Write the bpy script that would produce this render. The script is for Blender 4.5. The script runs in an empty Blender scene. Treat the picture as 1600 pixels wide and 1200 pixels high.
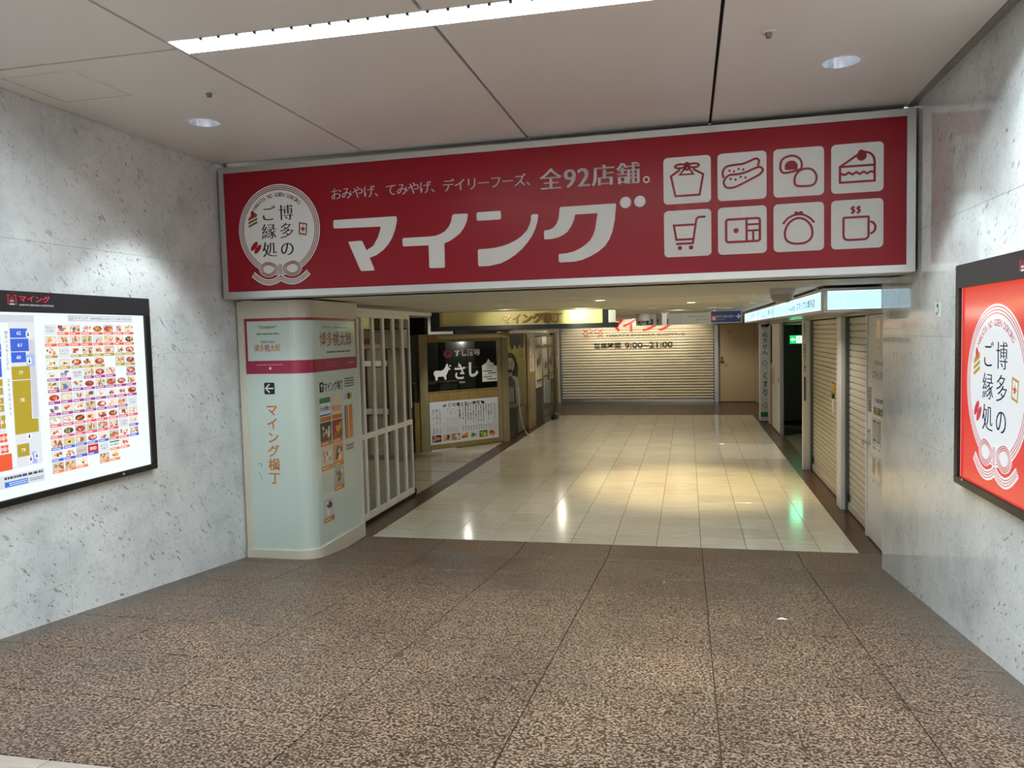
import bpy, math, random
from mathutils import Vector, Matrix
from mathutils.geometry import tessellate_polygon
random.seed(7)
SC = bpy.context.scene
COL = SC.collection
PI = math.pi

# ------------------------------------------------------------------ camera, world, exposure, lights
def make_camera():
    cd = bpy.data.cameras.new('camera')
    cd.sensor_width = 36.0
    cd.lens = 36.0 * 1225.5 / 1600.0
    cd.clip_start = 0.05
    co = bpy.data.objects.new('camera', cd)
    COL.objects.link(co)
    y, p, r = math.radians(12.698), math.radians(-3.5714), math.radians(-1.4029)
    f = Vector((-math.sin(y) * math.cos(p), math.cos(y) * math.cos(p), math.sin(p)))
    r0 = f.cross(Vector((0, 0, 1))).normalized()
    u0 = r0.cross(f)
    R = r0 * math.cos(r) + u0 * math.sin(r)
    U = -r0 * math.sin(r) + u0 * math.cos(r)
    m = Matrix((R, U, -f)).transposed().to_4x4()
    m.translation = Vector((0, 0, 2.25))
    co.matrix_world = m
    SC.camera = co
make_camera()
w = bpy.data.worlds.new('world')
SC.world = w
w.use_nodes = True
w.node_tree.nodes['Background'].inputs[0].default_value = (0.90, 0.97, 1.0, 1)
w.node_tree.nodes['Background'].inputs[1].default_value = 1.0
SC.view_settings.view_transform = 'Standard'
SC.view_settings.look = 'None'
SC.view_settings.gamma = 1.0
SC.view_settings.use_curve_mapping = False
SC.view_settings.exposure = 0.40
SC.cycles.max_bounces = 8
SC.cycles.diffuse_bounces = 4
SC.cycles.glossy_bounces = 4
SC.cycles.transparent_max_bounces = 10
SC.cycles.sample_clamp_indirect = 4.0
SC.cycles.caustics_reflective = False
SC.cycles.caustics_refractive = False

def light(name, kind, loc, energy, color=(1, 1, 1), target=None, **kw):
    d = bpy.data.lights.new(name, kind)
    d.energy = energy
    d.color = color
    for k, v in kw.items():
        setattr(d, k, v)
    o = bpy.data.objects.new(name, d)
    COL.objects.link(o)
    o.location = loc
    if target is not None:
        o.rotation_euler = (Vector(target) - Vector(loc)).to_track_quat('-Z', 'Y').to_euler()
    return o
WHITE = (0.87, 0.98, 1.0)
WARM = (1.0, 0.76, 0.36)
# fluorescent strips in the concourse ceiling (the one in view and the next two behind the camera)
for yy, e in ((4.115, 215), (1.4, 40), (-1.3, 75), (-4.0, 75)):
    light('strip_tube_light', 'AREA', (-0.58, yy, 4.03), e, WHITE, shape='RECTANGLE', size=4.4, size_y=0.16)
# concourse downlights
for xx, yy in ((-3.64, 5.53), (0.98, 5.51), (-3.64, 1.6), (0.98, 1.6)):
    light('downlight_lamp', 'SPOT', (xx, yy, 3.965), 98, (0.90, 1.0, 1.0), spot_size=math.radians(84), spot_blend=0.35, shadow_soft_size=0.05)
# corridor downlights: warm spots, plus wide spots added as unseen fill
CORR = [(0.05, 11.6, 275, 80, None), (-1.06, 9.8, 70, 110, None), (0.9, 9.9, 45, 130, None), (-2.6, 10.6, 10, 120, None), (-0.6, 14.2, 95, 130, None), (0.75, 15.6, 80, 130, None), (-2.3, 18.4, 55, 140, None), (0.3, 20.6, 35, 140, None),
        (-2.9, 24.3, 50, 120, (-2.9, 25.3, 1.75)), (-1.6, 24.3, 50, 120, (-1.6, 25.3, 1.75)), (-0.3, 24.3, 50, 120, (-0.3, 25.3, 1.75)), (1.5, 23.6, 30, 130, None)]
for xx, yy, e, a, tg in CORR:
    light('corridor_lamp_or_fill', 'SPOT', (xx, yy, 2.62), e, (1.0, 0.79, 0.40) if a < 85 else ((1.0, 0.95, 0.84) if yy < 11 else (1.0, 0.88, 0.68)), target=tg, spot_size=math.radians(a), spot_blend=0.6, shadow_soft_size=0.05)
light('alley_fill', 'SPOT', (-5.7, 12.3, 2.62), 30, (1.0, 0.93, 0.78), spot_size=math.radians(140), spot_blend=0.6, shadow_soft_size=0.05)  # unseen fill added to brighten the alley behind the gate
light('alley_fill', 'SPOT', (-2.9, 12.3, 2.64), 13, (1.0, 0.93, 0.72), target=(-2.8, 13.2, 2.3), spot_size=math.radians(110), spot_blend=0.6, shadow_soft_size=0.05)  # added fill aimed at the yellow sign face
light('sign_fill', 'SPOT', (-0.2, 15.6, 2.6), 42, (1.0, 0.95, 0.84), target=(-0.1, 18.5, 2.46), spot_size=math.radians(70), spot_blend=0.8, shadow_soft_size=0.05)  # unseen fill added to brighten the direction sign
light('sign_fill', 'SPOT', (0.4, 14.6, 2.6), 12, (1.0, 0.97, 0.9), target=(0.76, 16.6, 2.5), spot_size=math.radians(60), spot_blend=0.8, shadow_soft_size=0.05)  # unseen fill added to brighten the locker sign
light('bar_fill', 'POINT', (-4.75, 16.35, 2.15), 9, (1.0, 0.95, 0.85), shadow_soft_size=0.06)  # fill added inside the bar to lift the dark window
light('entry_fill', 'POINT', (-4.0, 17.0, 2.2), 5, (1.0, 0.92, 0.74), shadow_soft_size=0.06)  # added fill inside the entrance, for the poster
light('entry_fill', 'POINT', (-3.3, 20.3, 2.5), 9, (1.0, 0.92, 0.74), shadow_soft_size=0.06)  # added fill in front of the cream split curtain
light('shopfront_fill', 'SPOT', (-3.75, 13.75, 2.62), 75, (0.98, 0.98, 0.96), target=(-4.42, 15.3, 0.7), spot_size=math.radians(64), spot_blend=0.7, shadow_soft_size=0.05)  # unseen fill added to lift the sushi front and menu board

# ------------------------------------------------------------------ materials
def lin(c):
    return tuple((x / 12.92 if x <= 0.04045 else ((x + 0.055) / 1.055) ** 2.4) for x in (v / 255.0 for v in c))
def hexc(h):
    return tuple(int(h[i:i + 2], 16) for i in (0, 2, 4))
MATS = {}
def mat(name, rgb=(200, 200, 200), rough=0.5, metal=0.0, spec=0.5, emit=0.0, coat=0.0):
    if name in MATS:
        return MATS[name]
    m = bpy.data.materials.new(name)
    m.use_nodes = True
    b = m.node_tree.nodes['Principled BSDF']
    c = lin(rgb) + (1,)
    b.inputs['Base Color'].default_value = c
    b.inputs['Roughness'].default_value = rough
    b.inputs['Metallic'].default_value = metal
    b.inputs['Specular IOR Level'].default_value = spec
    if coat:
        b.inputs['Coat Weight'].default_value = coat
        b.inputs['Coat Roughness'].default_value = 0.05
    if emit:
        b.inputs['Emission Color'].default_value = c
        b.inputs['Emission Strength'].default_value = emit
    MATS[name] = m
    return m
def nd(m, t, **kw):
    n = m.node_tree.nodes.new(t)
    for k, v in kw.items():
        setattr(n, k, v)
    return n
def lk(m, a, ao, b, bi):
    m.node_tree.links.new(a.outputs[ao], b.inputs[bi])
def bsdf(m):
    return m.node_tree.nodes['Principled BSDF']
def ramp(m, stops):
    r = nd(m, 'ShaderNodeValToRGB')
    el = r.color_ramp.elements
    while len(el) < len(stops):
        el.new(0.5)
    for e, (p, c) in zip(el, stops):
        e.position = p
        e.color = c + (1,) if len(c) == 3 else c
    return r
def mapping(m, scale=(1, 1, 1), rot=(0, 0, 0)):
    g = nd(m, 'ShaderNodeNewGeometry')
    mp = nd(m, 'ShaderNodeMapping')
    mp.inputs['Scale'].default_value = scale
    mp.inputs['Rotation'].default_value = rot
    lk(m, g, 'Position', mp, 'Vector')
    return mp
def noise(m, mp, scale, detail=2.0, rough=0.5):
    n = nd(m, 'ShaderNodeTexNoise')
    n.inputs['Scale'].default_value = scale
    n.inputs['Detail'].default_value = detail
    n.inputs['Roughness'].default_value = rough
    if mp is not None:
        lk(m, mp, 'Vector', n, 'Vector')
    return n
def mix(m, mode='MIX', fac=0.5):
    x = nd(m, 'ShaderNodeMix', data_type='RGBA', blend_type=mode)
    x.inputs[0].default_value = fac
    return x
# in ShaderNodeMix RGBA: inputs 6 = A, 7 = B, outputs 2 = Result
def tint(m, src, out, amount):
    """per-object random brightness"""
    oi = nd(m, 'ShaderNodeObjectInfo')
    mr = nd(m, 'ShaderNodeMapRange')
    mr.inputs['To Min'].default_value = 1.0 - amount
    mr.inputs['To Max'].default_value = 1.0 + amount
    lk(m, oi, 'Random', mr, 'Value')
    x = mix(m, 'MULTIPLY', 1.0)
    m.node_tree.links.new(src.outputs[out], x.inputs[6])
    m.node_tree.links.new(mr.outputs[0], x.inputs[7])
    return x

def m_granite():
    m = mat('granite', rough=0.42, spec=0.35)
    mp = mapping(m, (1, 1, 1))
    n = noise(m, mp, 74, 2.0, 0.6)
    r = ramp(m, [(0.40, lin((51, 39, 31))), (0.50, lin((92, 75, 62))), (0.585, lin((158, 137, 118)))])
    lk(m, n, 'Fac', r, 'Fac')
    big = noise(m, mp, 1.1, 3.0)
    r2 = ramp(m, [(0.30, (0.70, 0.70, 0.72)), (0.7, (1.06, 1.0, 0.93))])
    lk(m, big, 'Fac', r2, 'Fac')
    x = mix(m, 'MULTIPLY', 1.0)
    m.node_tree.links.new(r.outputs[0], x.inputs[6])
    m.node_tree.links.new(r2.outputs[0], x.inputs[7])
    # grey grime trodden in along both walls
    g = nd(m, 'ShaderNodeNewGeometry')
    sx = nd(m, 'ShaderNodeSeparateXYZ')
    lk(m, g, 'Position', sx, 'Vector')
    ab = nd(m, 'ShaderNodeMath', operation='ADD')
    lk(m, sx, 'X', ab, 0)
    ab.inputs[1].default_value = 1.325
    av = nd(m, 'ShaderNodeMath', operation='ABSOLUTE')
    lk(m, ab, 0, av, 0)
    wob = noise(m, mp, 1.7, 4.0)
    ad = nd(m, 'ShaderNodeMath', operation='MULTIPLY_ADD')
    lk(m, wob, 'Fac', ad, 0)
    ad.inputs[1].default_value = 0.5
    lk(m, av, 0, ad, 2)
    rg = ramp(m, [(0.0, (0, 0, 0)), (1.0, (0.8, 0.8, 0.8))])
    mr = nd(m, 'ShaderNodeMapRange')
    mr.inputs['From Min'].default_value = 2.95
    mr.inputs['From Max'].default_value = 3.33
    lk(m, ad, 0, mr, 'Value')
    lk(m, mr, 0, rg, 'Fac')
    xg = mix(m, 'MIX', 0.0)
    m.node_tree.links.new(rg.outputs[0], xg.inputs[0])
    m.node_tree.links.new(x.outputs[2], xg.inputs[6])
    xg.inputs[7].default_value = lin((88, 82, 76)) + (1,)
    t = tint(m, xg, 2, 0.05)
    m.node_tree.links.new(t.outputs[2], bsdf(m).inputs['Base Color'])
    rr = ramp(m, [(0.35, (0.34, 0.34, 0.34)), (0.65, (0.5, 0.5, 0.5))])
    lk(m, big, 'Fac', rr, 'Fac')
    m.node_tree.links.new(rr.outputs[0], bsdf(m).inputs['Roughness'])
    return m
def m_marble():
    m = mat('marble', rough=0.06, spec=0.5)
    mpc = mapping(m, (1, 1, 1))
    cloud = noise(m, mpc, 1.5, 7.0, 0.64)
    r = ramp(m, [(0.28, lin((186, 190, 193))), (0.50, lin((214, 218, 220))), (0.72, lin((230, 233, 234)))])
    lk(m, cloud, 'Fac', r, 'Fac')
    dens = noise(m, mpc, 1.3, 3.0, 0.6)
    last, lo = r, 0
    # dark diagonal flecks, two sizes, gathered in patches
    for sc, thr, dark, a in ((40, 0.640, 0.42, 0.62), (78, 0.650, 0.50, 0.45), (17, 0.665, 0.60, 0.85)):
        mpf = mapping(m, (1.0, 1.0, 2.6), (a + .12, 0.0, 0.0))
        mpf.vector_type = 'TEXTURE'
        fl = noise(m, mpf, sc, 2.5, 0.6)
        rf = ramp(m, [(thr, (1, 1, 1)), (thr + .05, (dark, dark, dark))])
        lk(m, fl, 'Fac', rf, 'Fac')
        rd = ramp(m, [(0.36, (0.15, 0.15, 0.15)), (0.56, (1, 1, 1))])
        lk(m, dens, 'Fac', rd, 'Fac')
        x = mix(m, 'MULTIPLY', 1.0)
        m.node_tree.links.new(rd.outputs[0], x.inputs[0])
        m.node_tree.links.new(last.outputs[lo], x.inputs[6])
        m.node_tree.links.new(rf.outputs[0], x.inputs[7])
        last, lo = x, 2
    vn = noise(m, mpc, 2.3, 5.0, 0.7)
    rv = ramp(m, [(0.487, (1, 1, 1)), (0.50, (0.87, 0.86, 0.86)), (0.513, (1, 1, 1))])
    lk(m, vn, 'Fac', rv, 'Fac')
    x2 = mix(m, 'MULTIPLY', 1.0)
    m.node_tree.links.new(last.outputs[lo], x2.inputs[6])
    m.node_tree.links.new(rv.outputs[0], x2.inputs[7])
    t = tint(m, x2, 2, 0.03)
    m.node_tree.links.new(t.outputs[2], bsdf(m).inputs['Base Color'])
    return m
def m_tile(name, a, b, rough=0.12, amt=0.06):
    m = mat(name, rough=rough, spec=0.5)
    mp = mapping(m, (1.2, 9.0, 1))
    n = noise(m, mp, 2.2, 5.0, 0.65)
    r = ramp(m, [(0.3, lin(a)), (0.7, lin(b))])
    lk(m, n, 'Fac', r, 'Fac')
    mp2 = mapping(m, (1, 1.6, 1))
    n2 = noise(m, mp2, 12, 3.0, 0.7)
    r2 = ramp(m, [(0.70, (1, 1, 1)), (0.78, (0.55, 0.5, 0.42))])
    lk(m, n2, 'Fac', r2, 'Fac')
    x = mix(m, 'MULTIPLY', 1.0)
    m.node_tree.links.new(r.outputs[0], x.inputs[6])
    m.node_tree.links.new(r2.outputs[0], x.inputs[7])
    t = tint(m, x, 2, amt)
    m.node_tree.links.new(t.outputs[2], bsdf(m).inputs['Base Color'])
    return m
def m_wood(name, a, b, rough=0.45):
    m = mat(name, rough=rough, spec=0.4)
    mp = mapping(m, (14, 14, 1.2))
    n = noise(m, mp, 2.0, 4.0, 0.6)
    r = ramp(m, [(0.3, lin(a)), (0.7, lin(b))])
    lk(m, n, 'Fac', r, 'Fac')
    m.node_tree.links.new(r.outputs[0], bsdf(m).inputs['Base Color'])
    return m
def m_print(name, rough=0.4, emit=0.0, coat=0.0, spec=0.5):
    m = mat(name, rough=rough, coat=coat, spec=spec)
    a = nd(m, 'ShaderNodeVertexColor', layer_name='Col')
    b = bsdf(m)
    if emit:
        b.inputs['Base Color'].default_value = (0.03, 0.03, 0.03, 1)
        m.node_tree.links.new(a.outputs[0], b.inputs['Emission Color'])
        b.inputs['Emission Strength'].default_value = emit
    else:
        m.node_tree.links.new(a.outputs[0], b.inputs['Base Color'])
    return m
def m_glass(name, tintc=(0.9, 0.93, 0.92), film=0.0, filmc=(0.8, 0.8, 0.8)):
    m = bpy.data.materials.new(name)
    m.use_nodes = True
    nt = m.node_tree
    nt.nodes.remove(nt.nodes['Principled BSDF'])
    out = nt.nodes['Material Output']
    tr = nd(m, 'ShaderNodeBsdfTransparent')
    tr.inputs[0].default_value = tintc + (1,)
    gl = nd(m, 'ShaderNodeBsdfGlossy')
    gl.inputs['Roughness'].default_value = 0.03
    fr = nd(m, 'ShaderNodeFresnel')
    fr.inputs[0].default_value = 1.5
    mx = nd(m, 'ShaderNodeMixShader')
    ge = nd(m, 'ShaderNodeNewGeometry')
    inv = nd(m, 'ShaderNodeMath', operation='SUBTRACT')
    inv.inputs[0].default_value = 1.0
    nt.links.new(ge.outputs['Backfacing'], inv.inputs[1])
    mu = nd(m, 'ShaderNodeMath', operation='MULTIPLY')
    nt.links.new(fr.outputs[0], mu.inputs[0])
    nt.links.new(inv.outputs[0], mu.inputs[1])
    nt.links.new(mu.outputs[0], mx.inputs[0])
    nt.links.new(tr.outputs[0], mx.inputs[1])
    nt.links.new(gl.outputs[0], mx.inputs[2])
    last = mx
    if film:
        df = nd(m, 'ShaderNodeBsdfDiffuse')
        df.inputs[0].default_value = filmc + (1,)
        m2 = nd(m, 'ShaderNodeMixShader')
        m2.inputs[0].default_value = film
        nt.links.new(mx.outputs[0], m2.inputs[1])
        nt.links.new(df.outputs[0], m2.inputs[2])
        last = m2
    nt.links.new(last.outputs[0], out.inputs[0])
    MATS[name] = m
    return m
def m_steel(name, rgb, rough=0.3):
    m = mat(name, rgb, rough=rough, metal=1.0)
    mp = mapping(m, (3, 3, 3))
    n = noise(m, mp, 1.2, 3.0)
    r = ramp(m, [(0.3, (rough - 0.08,) * 3), (0.7, (rough + 0.1,) * 3)])
    lk(m, n, 'Fac', r, 'Fac')
    m.node_tree.links.new(r.outputs[0], bsdf(m).inputs['Roughness'])
    return m
GRANITE = m_granite()
MARBLE = m_marble()
TILE = m_tile('cream_tile', (194, 188, 170), (216, 211, 196), 0.13, 0.07)
ALLEY = m_tile('alley_tile', (182, 176, 158), (204, 198, 182), 0.15, 0.05)
BORDER = m_tile('brown_stone', (62, 45, 34), (92, 66, 50), 0.30, 0.14)
PALETILE = m_tile('renewed_tile', (214, 210, 200), (230, 228, 220), 0.13, 0.03)
PALE = m_tile('pale_granite', (160, 146, 136), (190, 178, 168), 0.35, 0.05)
GROUT = mat('grout', (62, 55, 48), 0.8)
JOINT = mat('granite_joint', (74, 66, 58), 0.8)
PANEL = mat('ceiling_paint', (232, 228, 223), 0.38, spec=0.35)
CEIL2 = mat('corridor_ceiling_paint', (202, 198, 186), 0.55, spec=0.3)
DARK = mat('dark_gap', (14, 13, 12), 0.9)
STEEL = mat('brushed_steel', (214, 215, 212), 0.34, 1.0)
ALU = mat('aluminium', (196, 198, 200), 0.32, 1.0)
CHROME = mat('chrome', (225, 225, 225), 0.12, 1.0)
RED = mat('sign_red', (146, 18, 34), 0.30, spec=0.3)
BLACK = mat('black_paint', (18, 18, 20), 0.3)
DGREY = mat('charcoal_paint', (40, 40, 44), 0.35)
WHITEP = mat('white_paint', (226, 226, 224), 0.35)
CREAM = mat('cream_paint', (206, 200, 184), 0.4)
BEIGE = mat('beige_paint', (196, 178, 146), 0.42)
WOOD = m_wood('pale_wood', (124, 104, 56), (152, 130, 76))
WOODG = m_wood('greyed_wood', (126, 116, 84), (150, 138, 104))
FROST = mat('frosted_glass', (198, 214, 208), 0.22, spec=0.5, coat=0.6)
PRINT = m_print('flat_print', 0.45)
GPRINT = m_print('sign_print', 0.34, spec=0.35)
VPRINT = m_print('vinyl_print', 0.22, coat=0.4)
SCREEN = m_print('backlit_print', 0.15, emit=0.80)
POSTERLIT = m_print('backlit_poster', 0.15, emit=0.66)
LBOX = m_print('lightbox_face', 0.2, emit=1.0)
EXITLIT = m_print('exit_sign_face', 0.2, emit=1.25)
GLASS = m_glass('clear_glass')
DGLASS = m_glass('tinted_glass', (0.78, 0.80, 0.80))
PLASTIC = m_glass('plastic_sheet', (0.88, 0.88, 0.86), 0.10, (0.62, 0.6, 0.54))
CLOTH = mat('noren_cloth', (206, 196, 172), 0.85)
TUBE = mat('lamp_glow', (240, 255, 250), 0.4, emit=7.0)
TUBEW = mat('lamp_glow_warm', (255, 236, 200), 0.4, emit=9.0)
SLOTW = mat('slot_white', (236, 246, 240), 0.35)
REFL = mat('reflector', (226, 232, 246), 0.22, 0.6, 0.8)
SHUT = mat('shutter_enamel', (214, 206, 184), 0.33, 0.0, 0.6)
SHUTW = mat('shutter_white', (206, 198, 182), 0.36)

# ------------------------------------------------------------------ builders
def empty(name, loc=(0, 0, 0), rotz=0.0):
    o = bpy.data.objects.new(name, None)
    COL.objects.link(o)
    o.location = loc
    o.rotation_euler = (0, 0, rotz)
    o.empty_display_size = 0.1
    return o
def tag(o, label, cat, group=None):
    o['label'] = label
    o['category'] = cat
    if group:
        o['group'] = group
    return o
def structure(o):
    o['kind'] = 'structure'
    return o
def link_mesh(name, me, parent=None):
    o = bpy.data.objects.new(name, me)
    COL.objects.link(o)
    if parent is not None:
        o.parent = parent
    return o
def part_label(o, label):
    o['label'] = label
    return o

class MB:
    def __init__(s):
        s.v = []
        s.f = []
        s.c = []
        s.col = None
    def face(s, idx):
        s.f.append(tuple(idx))
        s.c.append(s.col)
    def add(s, vs, fs):
        b = len(s.v)
        s.v += [tuple(p) for p in vs]
        for f in fs:
            s.face([b + i for i in f])
    def box(s, x0, y0, z0, x1, y1, z1, M=None):
        vs = [(x, y, z) for z in (z0, z1) for y in (y0, y1) for x in (x0, x1)]
        if M is not None:
            vs = [M @ Vector(p) for p in vs]
        s.add(vs, [(0, 2, 3, 1), (4, 5, 7, 6), (0, 1, 5, 4), (2, 6, 7, 3), (0, 4, 6, 2), (1, 3, 7, 5)])
        return s
    def bbox(s, x0, y0, z0, x1, y1, z1, b=0.004, M=None):
        """box with its edges taken off"""
        b = min(b, (x1 - x0) * .4, (y1 - y0) * .4, (z1 - z0) * .4)
        ring = lambda d, z: [(x0 + d, y0 + d, z), (x1 - d, y0 + d, z), (x1 - d, y1 - d, z), (x0 + d, y1 - d, z)]
        def ring8(d, z):
            return [(x0 + b + d, y0 + d, z), (x1 - b - d, y0 + d, z), (x1 - d, y0 + b + d, z), (x1 - d, y1 - b - d, z), (x1 - b - d, y1 - d, z), (x0 + b + d, y1 - d, z), (x0 + d, y1 - b - d, z), (x0 + d, y0 + b + d, z)]
        vs = ring8(b, z0) + ring8(0, z0 + b) + ring8(0, z1 - b) + ring8(b, z1)
        if M is not None:
            vs = [M @ Vector(p) for p in vs]
        fs = [tuple(reversed(range(8))), tuple(range(24, 32))]
        for r in range(3):
            for i in range(8):
                j = (i + 1) % 8
                fs.append((r * 8 + i, r * 8 + j, (r + 1) * 8 + j, (r + 1) * 8 + i))
        s.add(vs, fs)
        return s
    def tube(s, pts, r, n=8, closed=False):
        pts = [Vector(p) for p in pts]
        b = len(s.v)
        m = len(pts)
        up = Vector((0.13, 0.37, 0.92))
        for i, p in enumerate(pts):
            a = pts[i - 1] if i > 0 else pts[0]
            c = pts[i + 1] if i < m - 1 else pts[-1]
            t = (c - a).normalized()
            x = t.cross(up).normalized()
            y = t.cross(x)
            rr = r[i] if isinstance(r, (list, tuple)) else r
            for k in range(n):
                an = 2 * PI * k / n
                s.v.append(tuple(p + x * math.cos(an) * rr + y * math.sin(an) * rr))
        for i in range(m - 1):
            for k in range(n):
                l = (k + 1) % n
                s.face((b + i * n + k, b + i * n + l, b + (i + 1) * n + l, b + (i + 1) * n + k))
        s.face([b + k for k in reversed(range(n))])
        s.face([b + (m - 1) * n + k for k in range(n)])
        return s
    def lathe(s, prof, c=(0, 0, 0), n=24, M=None):
        """prof: list of (radius, z) revolved about the vertical through c"""
        b = len(s.v)
        for r, z in prof:
            for k in range(n):
                an = 2 * PI * k / n
                p = Vector((c[0] + r * math.cos(an), c[1] + r * math.sin(an), c[2] + z))
                s.v.append(tuple(M @ p if M is not None else p))
        for i in range(len(prof) - 1):
            for k in range(n):
                l = (k + 1) % n
                s.face((b + i * n + k, b + i * n + l, b + (i + 1) * n + l, b + (i + 1) * n + k))
        return s
    def prism(s, poly, z0, z1, M=None):
        """closed polygon (x, y) extruded z0..z1"""
        n = len(poly)
        vs = [(x, y, z0) for x, y in poly] + [(x, y, z1) for x, y in poly]
        if M is not None:
            vs = [M @ Vector(p) for p in vs]
        tri = tessellate_polygon([[Vector((x, y, 0)) for x, y in poly]])
        fs = [tuple(t) for t in tri] + [tuple(n + i for i in reversed(t)) for t in tri]
        fs += [(i, (i + 1) % n, n + (i + 1) % n, n + i) for i in range(n)]
        s.add(vs, fs)
        return s
    def plate(s, outer, holes, z0, z1):
        """horizontal plate with holes through it"""
        loops = [outer] + holes
        flat = [Vector((x, y, 0)) for lp in loops for x, y in lp]
        tri = tessellate_polygon([[Vector((x, y, 0)) for x, y in lp] for lp in loops])
        n = len(flat)
        vs = [(p.x, p.y, z0) for p in flat] + [(p.x, p.y, z1) for p in flat]
        fs = [tuple(t) for t in tri] + [tuple(n + i for i in t) for t in tri]
        b = 0
        for lp in loops:
            k = len(lp)
            fs += [(b + i, b + (i + 1) % k, n + b + (i + 1) % k, n + b + i) for i in range(k)]
            b += k
        s.add(vs, fs)
        return s
    def mesh(s, name, m, smooth=False):
        me = bpy.data.meshes.new(name)
        me.from_pydata(s.v, [], s.f)
        if m is not None:
            me.materials.append(m)
        if any(c is not None for c in s.c):
            ca = me.color_attributes.new('Col', 'FLOAT_COLOR', 'CORNER')
            data = []
            for p, c in zip(me.polygons, s.c):
                cc = list(c or (1, 1, 1)) + [1.0]
                data += cc * p.loop_total
            ca.data.foreach_set('color', data)
        if smooth:
            me.polygons.foreach_set('use_smooth', [True] * len(me.polygons))
        me.update()
        return me
    def build(s, name, m, parent=None, smooth=False):
        return link_mesh(name, s.mesh(name, m, smooth), parent)
def box(name, m, parent, x0, y0, z0, x1, y1, z1, b=0.0, M=None):
    q = MB()
    q.bbox(x0, y0, z0, x1, y1, z1, b, M) if b else q.box(x0, y0, z0, x1, y1, z1, M)
    return q.build(name, m, parent)

# ---- flat graphics on a plane
_glyph = {}
def glyphs(s, bold=0.0):
    k = (s, bold)
    if k in _glyph:
        return _glyph[k]
    c = bpy.data.curves.new('lettering', 'FONT')
    c.body = s
    c.resolution_u = 3
    c.offset = bold
    c.space_line = 1.0
    o = bpy.data.objects.new('lettering', c)
    me = o.to_mesh()
    vs = [(v.co.x, v.co.y) for v in me.vertices]
    fs = [tuple(p.vertices) for p in me.polygons]
    o.to_mesh_clear()
    bpy.data.objects.remove(o)
    bpy.data.curves.remove(c)
    _glyph[k] = (vs, fs)
    return _glyph[k]
def arc(cx, cy, rx, ry=None, a0=0, a1=360, n=28):
    ry = rx if ry is None else ry
    return [(cx + rx * math.cos(math.radians(a0 + (a1 - a0) * i / n)), cy + ry * math.sin(math.radians(a0 + (a1 - a0) * i / n))) for i in range(n + 1)]
def rrect(u0, v0, u1, v1, r, n=5):
    p = []
    for cx, cy, a in ((u1 - r, v0 + r, -90), (u1 - r, v1 - r, 0), (u0 + r, v1 - r, 90), (u0 + r, v0 + r, 180)):
        p += arc(cx, cy, r, r, a, a + 90, n)
    return p
def smooth_poly(pts, n=4, closed=True):
    """Catmull-Rom through points"""
    m = len(pts)
    out = []
    rng = range(m) if closed else range(m - 1)
    for i in rng:
        g = (lambda j: pts[j % m]) if closed else (lambda j: pts[max(0, min(m - 1, j))])
        p0, p1, p2, p3 = g(i - 1), g(i), g(i + 1), g(i + 2)
        for k in range(n):
            t = k / n
            out.append(tuple(0.5 * ((2 * p1[d]) + (-p0[d] + p2[d]) * t + (2 * p0[d] - 5 * p1[d] + 4 * p2[d] - p3[d]) * t * t + (-p0[d] + 3 * p1[d] - 3 * p2[d] + p3[d]) * t ** 3) for d in (0, 1)))
    if not closed:
        out.append(pts[-1])
    return out
def round_poly(pts, r, n=4):
    """round the corners of a polygon; r is a number or one per corner"""
    out = []
    m = len(pts)
    for i in range(m):
        p = Vector(pts[i])
        a = Vector(pts[i - 1]) - p
        b = Vector(pts[(i + 1) % m]) - p
        rr = r[i] if isinstance(r, (list, tuple)) else r
        d = min(rr, a.length * .48, b.length * .48)
        if d < 1e-6:
            out.append(tuple(p))
            continue
        A = p + a.normalized() * d
        B = p + b.normalized() * d
        for k in range(n + 1):
            t = k / n
            q = A * (1 - t) ** 2 + p * 2 * t * (1 - t) + B * t * t
            out.append((q.x, q.y))
    return out
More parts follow.
